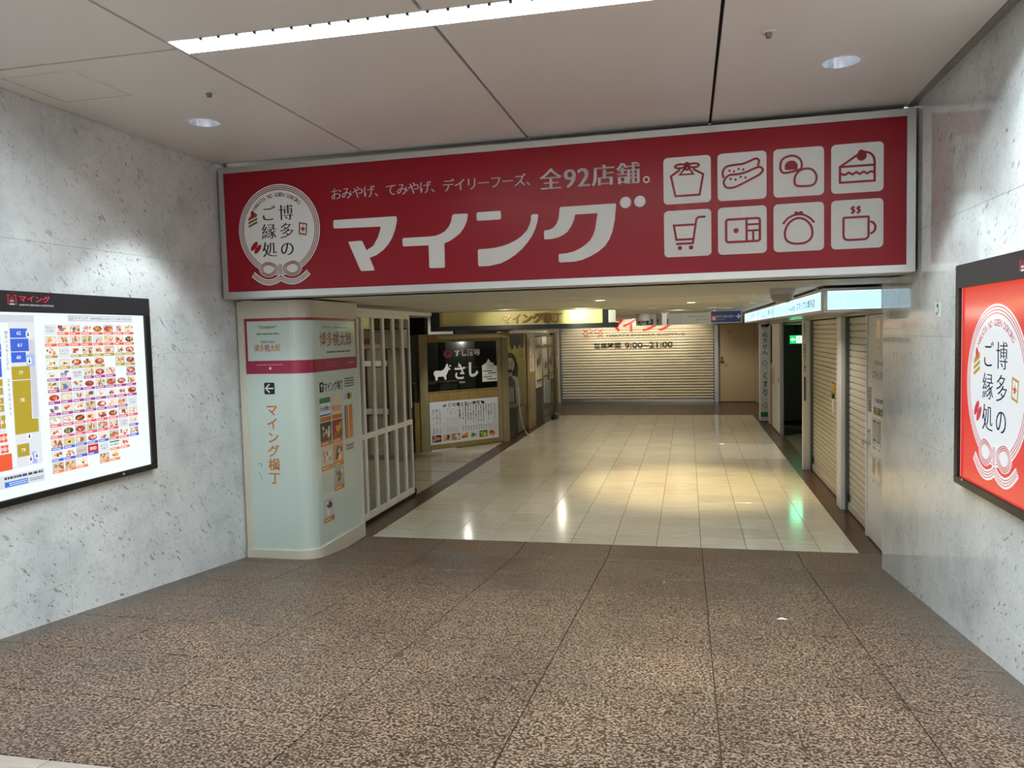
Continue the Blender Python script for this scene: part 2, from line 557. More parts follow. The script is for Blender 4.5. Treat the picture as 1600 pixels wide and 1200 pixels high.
class Pr:
    """flat print: origin o, u along ex, v along ey, lifted along en"""
    def __init__(s, o, ex, ey, step=0.0008, base=0.0012):
        s.o, s.ex, s.ey = Vector(o), Vector(ex).normalized(), Vector(ey).normalized()
        s.en = s.ex.cross(s.ey).normalized()
        s.step, s.base = step, base
        s.mb = MB()
    def P(s, u, v, layer):
        return s.o + s.ex * u + s.ey * v + s.en * (s.base + s.step * layer)
    def poly(s, pts, col, layer=0):
        if len(pts) > 2 and (Vector(pts[0]) - Vector(pts[-1])).length < 1e-7:
            pts = pts[:-1]
        s.mb.col = lin(col)
        vs = [s.P(u, v, layer) for u, v in pts]
        if len(pts) <= 4 and len(pts) == 4 or len(pts) == 3:
            fs = [tuple(range(len(pts)))]
        else:
            fs = [tuple(t) for t in tessellate_polygon([[Vector((u, v, 0)) for u, v in pts]])]
        s.mb.add(vs, fs)
    def rect(s, u0, v0, u1, v1, col, layer=0, r=0.0):
        s.poly(rrect(u0, v0, u1, v1, r) if r else [(u0, v0), (u1, v0), (u1, v1), (u0, v1)], col, layer)
    def ell(s, cu, cv, ru, rv, col, layer=0, n=20, rot=0.0):
        ca, sa = math.cos(rot), math.sin(rot)
        s.poly([(cu + x * ca - y * sa, cv + x * sa + y * ca) for x, y in arc(0, 0, ru, rv, 0, 360, n)[:-1]], col, layer)
    def stroke(s, pts, wd, col, layer=0, closed=False, caps=True):
        s.mb.col = lin(col)
        P = [Vector(p) for p in pts]
        if closed and (P[0] - P[-1]).length < 1e-7:
            P = P[:-1]
        m = len(P)
        L = []
        for i in range(m):
            a = P[i - 1] if (closed or i > 0) else None
            c = P[(i + 1) % m] if (closed or i < m - 1) else None
            if a is None:
                t = (c - P[i]).normalized(); k = 1
            elif c is None:
                t = (P[i] - a).normalized(); k = 1
            else:
                t1, t2 = (P[i] - a).normalized(), (c - P[i]).normalized()
                t = (t1 + t2)
                t = t.normalized() if t.length > 1e-6 else t1
                k = min(1.6, 1 / max(0.4, t.dot(t1)))
            nrm = Vector((-t.y, t.x)) * (wd / 2 * k)
            L.append((P[i] + nrm, P[i] - nrm))
        vs = [s.P(q.x, q.y, layer) for a, b in L for q in (a, b)]
        fs = [(2 * i, 2 * i + 1, 2 * ((i + 1) % m) + 1, 2 * ((i + 1) % m)) for i in range(m if closed else m - 1)]
        s.mb.add(vs, fs)
        if caps and not closed:
            for q in (P[0], P[-1]):
                s.ell(q.x, q.y, wd / 2, wd / 2, col, layer, 10)
    def ring(s, cu, cv, r0, r1, col, layer=0, n=48, a0=0, a1=360):
        s.stroke(arc(cu, cv, (r0 + r1) / 2, None, a0, a1, n), abs(r1 - r0), col, layer, closed=(a1 - a0 == 360), caps=False)
    def text(s, t, u0, v0, u1, v1, col, layer=1, bold=0.0, contrast=0.0, rot=0.0, vertical=False, keep=False):
        """fill the box u0..u1, v0..v1 with the text; contrast thickens upright strokes only (brush-serif look)"""
        if vertical:
            n = len(t)
            h = (v1 - v0) / n
            for i, ch in enumerate(t):
                if ch == ' ':
                    continue
                top = v1 - i * h
                g = glyphs(ch, bold)
                small = ch in '、。・っッ'
                if ch == 'ー':
                    s.rect((u0 + u1) / 2 - .05 * h, top - h * .9, (u0 + u1) / 2 + .05 * h, top - h * .1, col, layer)
                    continue
                s._put(g, u0, top - h * .97, u1, top - h * .03, col, layer, contrast, em=True)
            return
        s._put(glyphs(t, bold), u0, v0, u1, v1, col, layer, contrast, rot=rot, keep=keep)
    def _put(s, g, u0, v0, u1, v1, col, layer, contrast=0.0, em=False, rot=0.0, keep=False):
        vs, fs = g
        if not vs:
            return
        s.mb.col = lin(col)
        if em:
            x0, x1, y0, y1 = 0.0, 1.0, -0.12, 0.88
        else:
            x0, x1 = min(v[0] for v in vs), max(v[0] for v in vs)
            y0, y1 = min(v[1] for v in vs), max(v[1] for v in vs)
        sx, sy = (u1 - u0) / max(1e-6, x1 - x0), (v1 - v0) / max(1e-6, y1 - y0)
        if keep:
            sx = sy = min(sx, sy)
        ca, sa = math.cos(rot), math.sin(rot)
        cx, cy = (u0 + u1) / 2, (v0 + v1) / 2
        offs = (-contrast, 0.0, contrast) if contrast else (0.0,)
        for d in offs:
            q = []
            for x, y in vs:
                u = cx + (x + d - (x0 + x1) / 2) * sx
                v = cy + (y - (y0 + y1) / 2) * sy
                du, dv = u - cx, v - cy
                q.append(s.P(cx + du * ca - dv * sa, cy + du * sa + dv * ca, layer))
            s.mb.add(q, fs)
    def arctext(s, t, cu, cv, r, a0, a1, h, col, layer=1):
        n = len(t)
        for i, ch in enumerate(t):
            if ch == ' ':
                continue
            a = math.radians(a0 + (a1 - a0) * (i + .5) / n)
            u, v = cu + r * math.cos(a), cv + r * math.sin(a)
            wch = h * (0.35 if ch == 'I' else 0.78)
            s._put(glyphs(ch, 0.012), u - wch / 2, v - h / 2, u + wch / 2, v + h / 2, col, layer, rot=a - PI / 2)
    def lines(s, u0, v0, u1, v1, n, col, layer=1, fill=0.55, seed=0):
        """small unreadable print: rows of dashes"""
        rnd = random.Random(seed)
        h = (v1 - v0) / n
        for i in range(n):
            u = u0
            while u < u1 - 1e-4:
                d = min(u1 - u, (u1 - u0) * rnd.uniform(.05, .16))
                s.rect(u, v1 - (i + .5 + fill / 2) * h, u + d * .8, v1 - (i + .5 - fill / 2) * h, col, layer)
                u += d
    def build(s, name, parent, m=None):
        return s.mb.build(name, m or PRINT, parent)

# ------------------------------------------------------------------ setting: floor
XL, XR, ZC, ZC2 = -4.39, 1.74, 3.95, 2.66
SL = 0.0976
def rz(y):
    return max(0.0, SL * (7.75 - y))
floor = structure(empty('floor'))
q = MB()   # screed under the slabs
xs0, xs1 = -9.0, 4.6
q.add([(XL - .4, -6.3, rz(-6.3) - .012), (2.1, -6.3, rz(-6.3) - .012), (2.1, 7.75, -.012), (XL - .4, 7.75, -.012), (XL - .4, 8.27, -.012), (2.1, 8.27, -.012)], [(0, 1, 2, 3), (3, 2, 5, 4)])
q.build('granite_bed', JOINT, floor)
q = MB().box(xs0, 8.2, -.06, xs1, 26.5, -.008)
q.build('tile_bed', GROUT, floor)
gx = [XL - .1, -3.60, -2.67, -1.74, -0.81, 0.12, 1.05, XR + .1]
gy = [-6.25 + 1.38 * i for i in range(6)] + [2.03 + 0.69 * i for i in range(9)]   # ..., 2.72, 3.41, ... 7.55
gy = [y for y in gy if y < 7.6] + [7.75, 8.243]
slab_mesh = {}
def sloped_slab(x0, y0, x1, y1):
    g, gy_ = 0.0030, 0.0014
    q = MB()
    z0, z1 = rz(y0), rz(y1)
    b = 0.002
    top = [(x0 + g + b, y0 + gy_ + b, z0), (x1 - g - b, y0 + gy_ + b, z0), (x1 - g - b, y1 - gy_ - b, z1), (x0 + g + b, y1 - gy_ - b, z1)]
    mid = [(x0 + g, y0 + gy_, z0 - b), (x1 - g, y0 + gy_, z0 - b), (x1 - g, y1 - gy_, z1 - b), (x0 + g, y1 - gy_, z1 - b)]
    bot = [(a, c, e - .03) for a, c, e in mid]
    fs = [(0, 1, 2, 3)]
    for i in range(4):
        j = (i + 1) % 4
        fs += [(4 + i, 4 + j, j, i), (8 + i, 8 + j, 4 + j, 4 + i)]
    q.add(top + mid + bot, fs)
    return q
for j in range(len(gy) - 1):
    for i in range(len(gx) - 1):
        x0, x1, y0, y1 = gx[i], gx[i + 1], gy[j], gy[j + 1]
        if y1 < -6.3:
            continue
        sloped_slab(x0, y0, x1, y1).build('granite_slab', PALE if y1 < 2.75 else GRANITE, floor)
# corridor tiles: square, twelve columns
tx = [-3.537 + .456 * i for i in range(10)] + [0.93, 1.287, 1.646]
ty = [8.245, 8.668] + [8.668 + .4555 * i for i in range(1, 29)]
ty[-1] = 21.40
def tile_box(wd, dp, g=0.0022, b=0.0018):
    return MB().bbox(g, g, -.02, wd - g, dp - g, 0.0, b)
tmesh = {}
rest = MB()
rnd = random.Random(3)
for j in range(len(ty) - 1):
    for i in range(len(tx) - 1):
        wd, dp = tx[i + 1] - tx[i], ty[j + 1] - ty[j]
        if j >= 25:
            rest.bbox(tx[i] + .0022, ty[j] + .0022, -.02, tx[i + 1] - .0022, ty[j + 1] - .0022, 0.0, .0018)
            continue
        k = (round(wd, 3), round(dp, 3))
        new = i >= 9 and 14.0 < ty[j] < 15.6
        k = k + (new,)
        if k not in tmesh:
            tmesh[k] = tile_box(wd, dp).mesh('floor_tile', PALETILE if new else TILE)
        o = link_mesh('floor_tile', tmesh[k], floor)
        o.location = (tx[i], ty[j], rnd.uniform(-.0006, 0.0))
o = rest.build('far_floor_tile', TILE, floor)
o['kind'] = 'stuff'
# brown border stones
def stones(x0, x1, ys):
    for a, b_ in zip(ys[:-1], ys[1:]):
        MB().bbox(x0 + .002, a + .002, -.02, x1 - .002, b_ - .002, 0.0, .002).build('border_stone', BORDER, floor)
yy = [8.245 + .912 * i for i in range(15)] + [21.40]
stones(-3.83, -3.537, yy)
stones(1.646, 1.95, yy)
for a, b_ in zip([-4.2 + .93 * i for i in range(7)], [-4.2 + .93 * (i + 1) for i in range(7)]):
    for c, d in ((21.40, 22.7), (22.7, 24.0), (24.0, 25.3)):
        MB().bbox(a + .002, c + .002, -.02, b_ - .002, d - .002, 0.0, .002).build('border_stone', BORDER, floor)
# pale floor of the side alley with dark joints
for yj, yk in ((8.245, 8.9), (8.9, 9.9), (9.93, 10.9), (10.93, 11.6), (11.63, 12.4), (12.43, 13.4), (13.43, 14.4), (14.43, 15.4), (15.43, 16.4)):
    for xa, xb in ((-8.9, -7.0), (-7.0, -5.3), (-5.3, -3.83)):
        MB().bbox(xa + .003, yj + .003, -.02, xb - .003, yk - .003, 0.0, .002).build('alley_tile', ALLEY, floor)

# ------------------------------------------------------------------ setting: marble walls
def marble_wall(name, x, side, yend):
    wroot = structure(empty(name))
    xo = x + side * 0.20
    MB().box(min(x + side * .012, xo), -6.3, -.3, max(x + side * .012, xo), yend - .012, ZC + .05).build('wall_core', mat('marble_joint', (150, 148, 144), .7), wroot)
    zz = [-.30, 0.54, 1.35, 2.165, 2.975, ZC + .005]
    ys = [yend - 1.20 * k for k in range(13)] if side > 0 else [yend] + [5.945 - 1.19 * k for k in range(11)]
    for zi in range(len(zz) - 1):
        for a, b_ in zip(ys[1:], ys[:-1]):
            g = 0.0006
            MB().bbox(min(x, x + side * .02), a + g, zz[zi] + g, max(x, x + side * .02), b_ - g, zz[zi + 1] - g, .0012).build('marble_slab', MARBLE, wroot)
    return wroot
wl = marble_wall('wall_left', XL, -1, 7.16)
wr = marble_wall('wall_right', XR, 1, 7.745)
for z0, z1 in ((-.05, 0.54), (0.54, 1.35), (1.35, 2.165), (2.165, ZC2)):      # end face of the right wall
    MB().bbox(XR + .001, 7.735, z0 + .001, XR + .2, 7.755, z1 - .001, .002).build('marble_slab', MARBLE, wr)
# wall above the opening, behind the big sign
wb = structure(box('wall_over_opening', CREAM, None, XL - .1, 7.0, ZC2, XR + .3, 7.2, ZC + .05))

# ------------------------------------------------------------------ setting: ceilings
ceil = structure(empty('ceiling'))
jx = [XL, -2.865, -1.338, 0.196, 1.68]
JG = 0.0105
holes = {(0, 0): [arc(-3.64, 5.53, .118, None, 0, 360, 32)[:-1], [(-4.235, 4.258), (-3.693, 4.258), (-3.693, 4.793), (-4.235, 4.793)]],
         (3, 0): [arc(0.98, 5.51, .118, None, 0, 360, 32)[:-1]]}
rows = [(4.13, 6.86), (1.40, 4.13), (-1.30, 1.40), (-4.0, -1.30), (-6.3, -4.0)]
for r, (y0, y1) in enumerate(rows):
    for c in range(4):
        a0, a1 = y0, y1
        g0 = g1 = JG
        if c > 0:
            if r < 4:
                g0 = .080
            if r > 0:
                g1 = .110
        pl = [(jx[c] + JG, a0 + g0), (jx[c + 1] - JG, a0 + g0), (jx[c + 1] - JG, a1 - g1), (jx[c] + JG, a1 - g1)]
        MB().plate(pl, holes.get((c, r), []), ZC, ZC + .025).build('ceiling_panel', PANEL, ceil)
MB().bbox(-4.224, 4.269, ZC + .0005, -3.704, 4.782, ZC + .02, .002).build('access_hatch', PANEL, ceil)
box('hatch_backing', DARK, ceil, -4.26, 4.24, ZC + .026, -3.67, 4.82, ZC + .03)
box('joint_bed', DARK, ceil, XL - .1, -6.3, ZC + .30, XR + .1, 7.1, ZC + .34)
for xj in jx[1:4]:
    for ya, yb in ((-6.3, 3.99), (4.24, 6.9)):
        box('joint_strip', DARK, ceil, xj - .02, ya, ZC + .026, xj + .02, yb, ZC + .03)
box('joint_strip', DARK, ceil, XL, 4.10, ZC + .026, -2.865, 4.16, ZC + .03)
box('edge_channel', mat('channel_grey', (150, 144, 136), 0.4), ceil, 1.682, -6.3, ZC + .004, XR + .01, 6.80, ZC + .03)
c2 = structure(empty('ceiling'))
box('ceiling_board', CEIL2, c2, -9, 7.46, ZC2 + .003, 4.6, 26.4, ZC2 + .08)
box('front_board', CEIL2, c2, -9, 6.86, ZC2, 4.6, 7.44, ZC2 + .08)
box('joint_bed', DARK, c2, -9, 7.40, ZC2 + .02, 4.6, 7.50, ZC2 + .07)
for k in range(5):
    yj = 9.6 + 2.9 * k
    box('ceiling_joint', mat('ceiling_seam', (168, 162, 148), .6), c2, -9, yj, ZC2 + .0015, 4.6, yj + .012, ZC2 + .004)

# recessed strip light with its row of clips
def strip(y, pins):
    t = empty('strip_light', (-0.58, y, ZC))
    x0, x1 = -2.265, 2.27
    MB().box(x0 + .01, -.12, .10, x1 - .01, .12, .13).build('backing', SLOTW, t)
    MB().box(x0, .096, 0.001, x1, .11, .10).build('side_plate', SLOTW, t)
    MB().box(x0, -.110, 0.001, x1, -.096, .10).build('side_plate', SLOTW, t)
    MB().box(x0 - .012, -.11, -.003, x0, .11, .10).build('end_plate', SLOTW, t)
    MB().box(x1, -.11, -.003, x1 + .012, .11, .10).build('end_plate', SLOTW, t)
    for k in range(3):
        a = x0 + .06 + k * 1.5
        MB().tube([(a, -.015, .085), (a + 1.42, -.015, .085)], .012, 10).build('lamp_tube', TUBE, t, True)
    if pins:
        pm = MB().lathe([(0, -.012), (.011, -.010), (.0125, -.002), (.009, .006), (0, .008)], n=8).mesh('clip', DGREY)
        for k in range(40):
            o = link_mesh('clip', pm, t)
            o.location = (-2.06 + .111 * k, -.094, .0)
    return t
tag(strip(4.115, True), 'long recessed fluorescent strip light with a row of dark clips, in the ceiling', 'ceiling light')

def downlight(x, y, label):
    t = empty('downlight', (x, y, ZC))
    MB().lathe([(.118, .0), (.128, -.004), (.136, -.002), (.137, 0.0)], n=36).build('trim_ring', WHITEP, t, True)
    MB().lathe([(.117, -.001), (.110, .03), (.094, .075), (.070, .11)], n=36).build('reflector', REFL, t, True)
    MB().lathe([(.0, .105), (.075, .112)], n=24).build('lamp_disc', mat('downlight_glow', (245, 250, 255), .4, emit=3.0), t)
    return tag(t, label, 'ceiling light', 'concourse downlights')
downlight(-3.64, 5.53, 'round downlight in the upper ceiling left of the red sign, by the left wall')
downlight(0.98, 5.51, 'round downlight in the upper ceiling above the pictograms on the right')
def sprinkler(x, y, label):
    t = empty('sprinkler', (x, y, ZC))
    MB().lathe([(.0, .0), (.045, -.001), (.043, -.006), (.030, -.010), (.018, -.010)], n=20).build('escutcheon', WHITEP, t, True)
    MB().lathe([(.018, -.008), (.02, -.02), (.014, -.030), (.016, -.036), (0, -.037)], n=16).build('sprinkler_head', mat('sprinkler_grey', (120, 114, 106), .4, .4), t, True)
    return tag(t, label, 'sprinkler', 'ceiling sprinklers')
sprinkler(-3.157, 4.87, 'small round sprinkler beside the left downlight in the upper ceiling')
sprinkler(0.469, 4.83, 'small round sprinkler in the upper ceiling right of the panel joint')

# ------------------------------------------------------------------ the big red sign over the opening
sdx = Vector((1.72 + 4.365, 6.63 - 6.815, 0)).normalized()
sang = math.atan2(sdx.y, sdx.x)
sign = empty('mall_sign', (-4.365, 6.815, 0), sang)
tag(sign, 'wide red shop sign with steel frame and white lettering above the opening', 'sign')
SW, SB, ST = 6.085, 2.664, 3.905
q = MB()
fw, dep = .055, .16
def mitre(pa, pb, pc, pd):     # outer edge pa-pb, inner edge pd-pc : a frame bar with sloped inner lip
    (ax, az), (bx, bz), (cx, cz), (dx_, dz) = pa, pb, pc, pd
    q.add([(ax, 0, az), (bx, 0, bz), (cx, 0, cz), (dx_, 0, dz), (ax, dep, az), (bx, dep, bz), (cx, .018, cz), (dx_, .018, dz)],
          [(0, 1, 2, 3), (0, 4, 5, 1), (3, 2, 6, 7), (0, 3, 7, 4), (1, 5, 6, 2)])
O4 = [(0, SB), (SW, SB), (SW, ST), (0, ST)]
I4 = [(fw, SB + fw + .008), (SW - fw - .008, SB + fw), (SW - fw - .008, ST - fw), (fw, ST - fw)]
for i in range(4):
    q = MB()
    j = (i + 1) % 4
    mitre(O4[i], O4[j], I4[j], I4[i])
    q.build('frame_bar', STEEL, sign)
box('sign_face', RED, sign, fw - .01, .014, SB + fw - .005, SW - fw, .04, ST - fw + .01)
box('sign_back', DGREY, sign, .01, .05, SB + .01, SW - .01, dep, ST - .01)
OFFW = (244, 247, 246)
def SP(step=.0008):
    return Pr((0, .0138, 0), (1, 0, 0), (0, 0, 1), step)
# ---- emblem
def emblem(p, cu, cv, r, white, lines, ink, red, gold, base=1, text_col=None):
    L = base
    p.ell(cu, cv, r, r, white, L, 64)
    for k in (.965, .925, .885):
        p.ring(cu, cv, r * (k - .009), r * (k + .009), lines, L + 1, 64)
    tc = text_col or ink
    p.arctext('HAKATA NO GOEN DOKORO', cu, cv, r * .770, 141, 45, r * .085, tc, L + 1)
    cs = r * .31
    for i, ch in enumerate('博多の'):
        v = cv + r * (.555 - .395 * i)
        p._put(glyphs(ch, -.012), cu + r * .00, v - r * .365, cu + r * .375, v, ink, L + 1, .022, em=True)
    for i, ch in enumerate('ご縁処'):
        v = cv + r * (.555 - .395 * i)
        p._put(glyphs(ch, -.012), cu - r * .44, v - r * .365, cu - r * .06, v, ink, L + 1, .022, em=True)
    # cake slice
    a, b_ = cu - r * .75, cv + r * .085
    for k, h in ((0, .05), (.075, .05), (.15, .055)):
        p.poly([(a, b_ + r * k), (a + r * .22, b_ + r * (k + .09)), (a + r * .22, b_ + r * (k + .09 + h)), (a, b_ + r * (k + h))], gold, L + 1)
    p.poly([(a, b_ + r * .205), (a + r * .22, b_ + r * .295), (a + r * .14, b_ + r * .33)], gold, L + 1)
    p.poly(arc(a + r * .11, b_ + r * .30, r * .045, r * .075, 0, 360, 12)[:-1], red, L + 2)
    # gift box
    a, b_ = cu + r * .48, cv - r * .14
    p.poly([(a, b_ + r * .02), (a + r * .19, b_ - r * .02), (a + r * .22, b_ + r * .24), (a + r * .02, b_ + r * .28)], gold, L + 1)
    p.poly([(a + r * .035, b_ + r * .045), (a + r * .165, b_ + r * .015), (a + r * .19, b_ + r * .215), (a + r * .05, b_ + r * .245)], white, L + 2)
    p.stroke([(a + r * .10, b_ + r * .03), (a + r * .12, b_ + r * .23)], r * .012, gold, L + 3)
    p.stroke([(a + r * .04, b_ + r * .14), (a + r * .18, b_ + r * .12)], r * .012, gold, L + 3)
    for k in range(5):
        an = k * 72 + 20
        p.ell(a + r * .11 + r * .028 * math.cos(math.radians(an)), b_ + r * .13 + r * .028 * math.sin(math.radians(an)), r * .024, r * .014, red, L + 4, 8, math.radians(an))
    # two bean cakes
    for du, dv in ((-.63, -.33), (-.545, -.40)):
        p.ell(cu + r * du, cv + r * dv, r * .125, r * .055, red, L + 1, 16, math.radians(48))
    # bow
    by = cv - r * .835
    for sgn in (-1, 1):
        loop = smooth_poly([(cu + sgn * r * x, by + r * (y * .80 + .0)) for x, y in ((.03, .0), (.14, .13), (.34, .19), (.50, .09), (.53, -.06), (.44, -.20), (.26, -.25), (.10, -.15))], 5)
        p.poly(loop, white, L + 3)
        c = (cu + sgn * r * .30, by - r * .02)
        for k in (.88, .74, .60):
            p.stroke([(c[0] + (x - c[0]) * k, c[1] + (y - c[1]) * k) for x, y in loop], r * .017, lines, L + 4, closed=True)
        p.poly([(c[0] + (x - c[0]) * .54, c[1] + (y - c[1]) * .54) for x, y in loop], white, L + 5)
        tail = smooth_poly([(cu + sgn * r * x, by + r * y) for x, y in ((.0, -.215), (.14, -.285), (.32, -.310), (.50, -.255), (.69, -.12))], 5, False)
        p.stroke(tail, r * .135, white, L + 3, caps=False)
        for d in (-.035, 0.0, .035):
            p.stroke([(x, y + r * d) for x, y in tail], r * .014, lines, L + 4, caps=False)
    p.rect(cu - r * .055, by - r * .17, cu + r * .055, by + r * .10, white, L + 6, r * .02)
    for d in (-.03, 0, .03):
        p.stroke([(cu + r * d, by - r * .15), (cu + r * d, by + r * .08)], r * .014, lines, L + 7, caps=False)
p = SP()
emblem(p, .6185, 3.292, .425, OFFW, (128, 28, 38), (24, 22, 30), (170, 24, 40), (138, 92, 58), text_col=(90, 40, 44))
o = p.build('emblem', sign, GPRINT)
part_label(o, 'round white emblem with a bow and black characters')
# ---- tagline
p = SP()
def seq(p, s, u0, u1, vb, h, col, contrast, bold=-.006):
    ad = (u1 - u0) / len(s)
    for i, ch in enumerate(s):
        p._put(glyphs(ch, bold), u0 + ad * i + (ad - h) / 2, vb, u0 + ad * i + (ad + h) / 2, vb + h, col, 1, contrast, em=True)
seq(p, 'おみやげ、てみやげ、デイリーフーズ、', 1.165, 3.125, 3.527, .118, OFFW, .014)
p.build('tagline_lettering', sign, GPRINT)
p = SP()
for i, (ch, u0, u1, h0, h1) in enumerate((('全', 3.135, 3.335, 3.478, 3.672), ('9', 3.345, 3.455, 3.490, 3.645), ('2', 3.46, 3.575, 3.492, 3.645), ('店', 3.585, 3.785, 3.480, 3.672), ('舗', 3.795, 3.995, 3.480, 3.672))):
    if ch in '92':
        p._put(glyphs(ch, -.004), u0 + .008, h0, u1 - .008, h1, OFFW, 1, .022)
    else:
        p._put(glyphs(ch, -.004), u0, h0, u1, h1, OFFW, 1, .026, em=True)
p.ring(4.043, 3.512, .018, .028, OFFW, 1, 20)
p.build('tagline_lettering', sign, GPRINT)
# ---- the large name
p = SP()
R1 = .016
MAc = [(1.182, 3.349), (1.181, 3.272), (1.651, 3.263), (1.642, 3.223), (1.618, 3.164), (1.570, 3.092), (1.503, 3.058), (1.462, 3.147), (1.322, 3.144), (1.440, 2.870), (1.579, 2.870), (1.533, 2.988), (1.600, 3.008), (1.668, 3.050), (1.720, 3.100), (1.759, 3.156), (1.790, 3.225), (1.811, 3.304), (1.810, 3.347)]
p.poly(round_poly(MAc, [R1, R1] + [0] * 5 + [R1, R1, R1, R1] + [0] * 7 + [R1]), OFFW, 1)
Ic = [(1.857, 3.148), (1.860, 3.073), (2.107, 3.070), (2.107, 2.867), (2.256, 2.864), (2.257, 3.080), (2.310, 3.099), (2.356, 3.126), (2.405, 3.160), (2.442, 3.204), (2.472, 3.262), (2.485, 3.330), (2.340, 3.332), (2.324, 3.264), (2.300, 3.222), (2.264, 3.186), (2.222, 3.165), (2.178, 3.152), (2.104, 3.148)]
p.poly(round_poly(Ic, [R1, R1, 0, R1, R1] + [0] * 6 + [R1, R1] + [0] * 6), OFFW, 1)
p.rect(2.562, 3.260, 2.785, 3.335, OFFW, 1, R1)
Nc = [(2.565, 3.012), (2.566, 2.862), (2.664, 2.861), (2.773, 2.880), (2.840, 2.908), (2.901, 2.944), (2.965, 2.993), (3.019, 3.049), (3.060, 3.104), (3.089, 3.162), (3.110, 3.222), (3.120, 3.287), (3.056, 3.287), (3.050, 3.232), (3.034, 3.188), (3.012, 3.150), (2.968, 3.107), (2.914, 3.073), (2.850, 3.046), (2.786, 3.028), (2.720, 3.017), (2.648, 3.012)]
p.poly(round_poly(Nc, [R1, R1] + [0] * 9 + [R1, R1] + [0] * 9), OFFW, 1)
Gc = [(3.306, 3.333), (3.790, 3.334), (3.787, 3.296), (3.775, 3.190), (3.754, 3.098), (3.727, 3.036), (3.690, 2.984), (3.632, 2.938), (3.563, 2.902), (3.500, 2.878), (3.432, 2.864), (3.290, 2.862), (3.288, 2.935), (3.359, 2.938), (3.416, 2.949), (3.471, 2.971), (3.522, 3.001), (3.565, 3.039), (3.590, 3.080), (3.608, 3.127), (3.632, 3.262), (3.440, 3.262), (3.432, 3.230), (3.420, 3.198), (3.399, 3.158), (3.372, 3.122), (3.333, 3.095), (3.286, 3.076), (3.235, 3.067), (3.165, 3.064), (3.165, 3.142), (3.212, 3.146), (3.250, 3.163), (3.280, 3.200), (3.296, 3.245), (3.302, 3.292)]
p.poly(round_poly(Gc, [R1, R1] + [0] * 9 + [R1, R1] + [0] * 16 + [R1, R1] + [0] * 5), OFFW, 1)
p.ell(3.868, 3.336, .047, .047, OFFW, 1, 28)
p.ell(3.987, 3.337, .047, .047, OFFW, 1, 28)
p.build('name_lettering', sign, GPRINT)
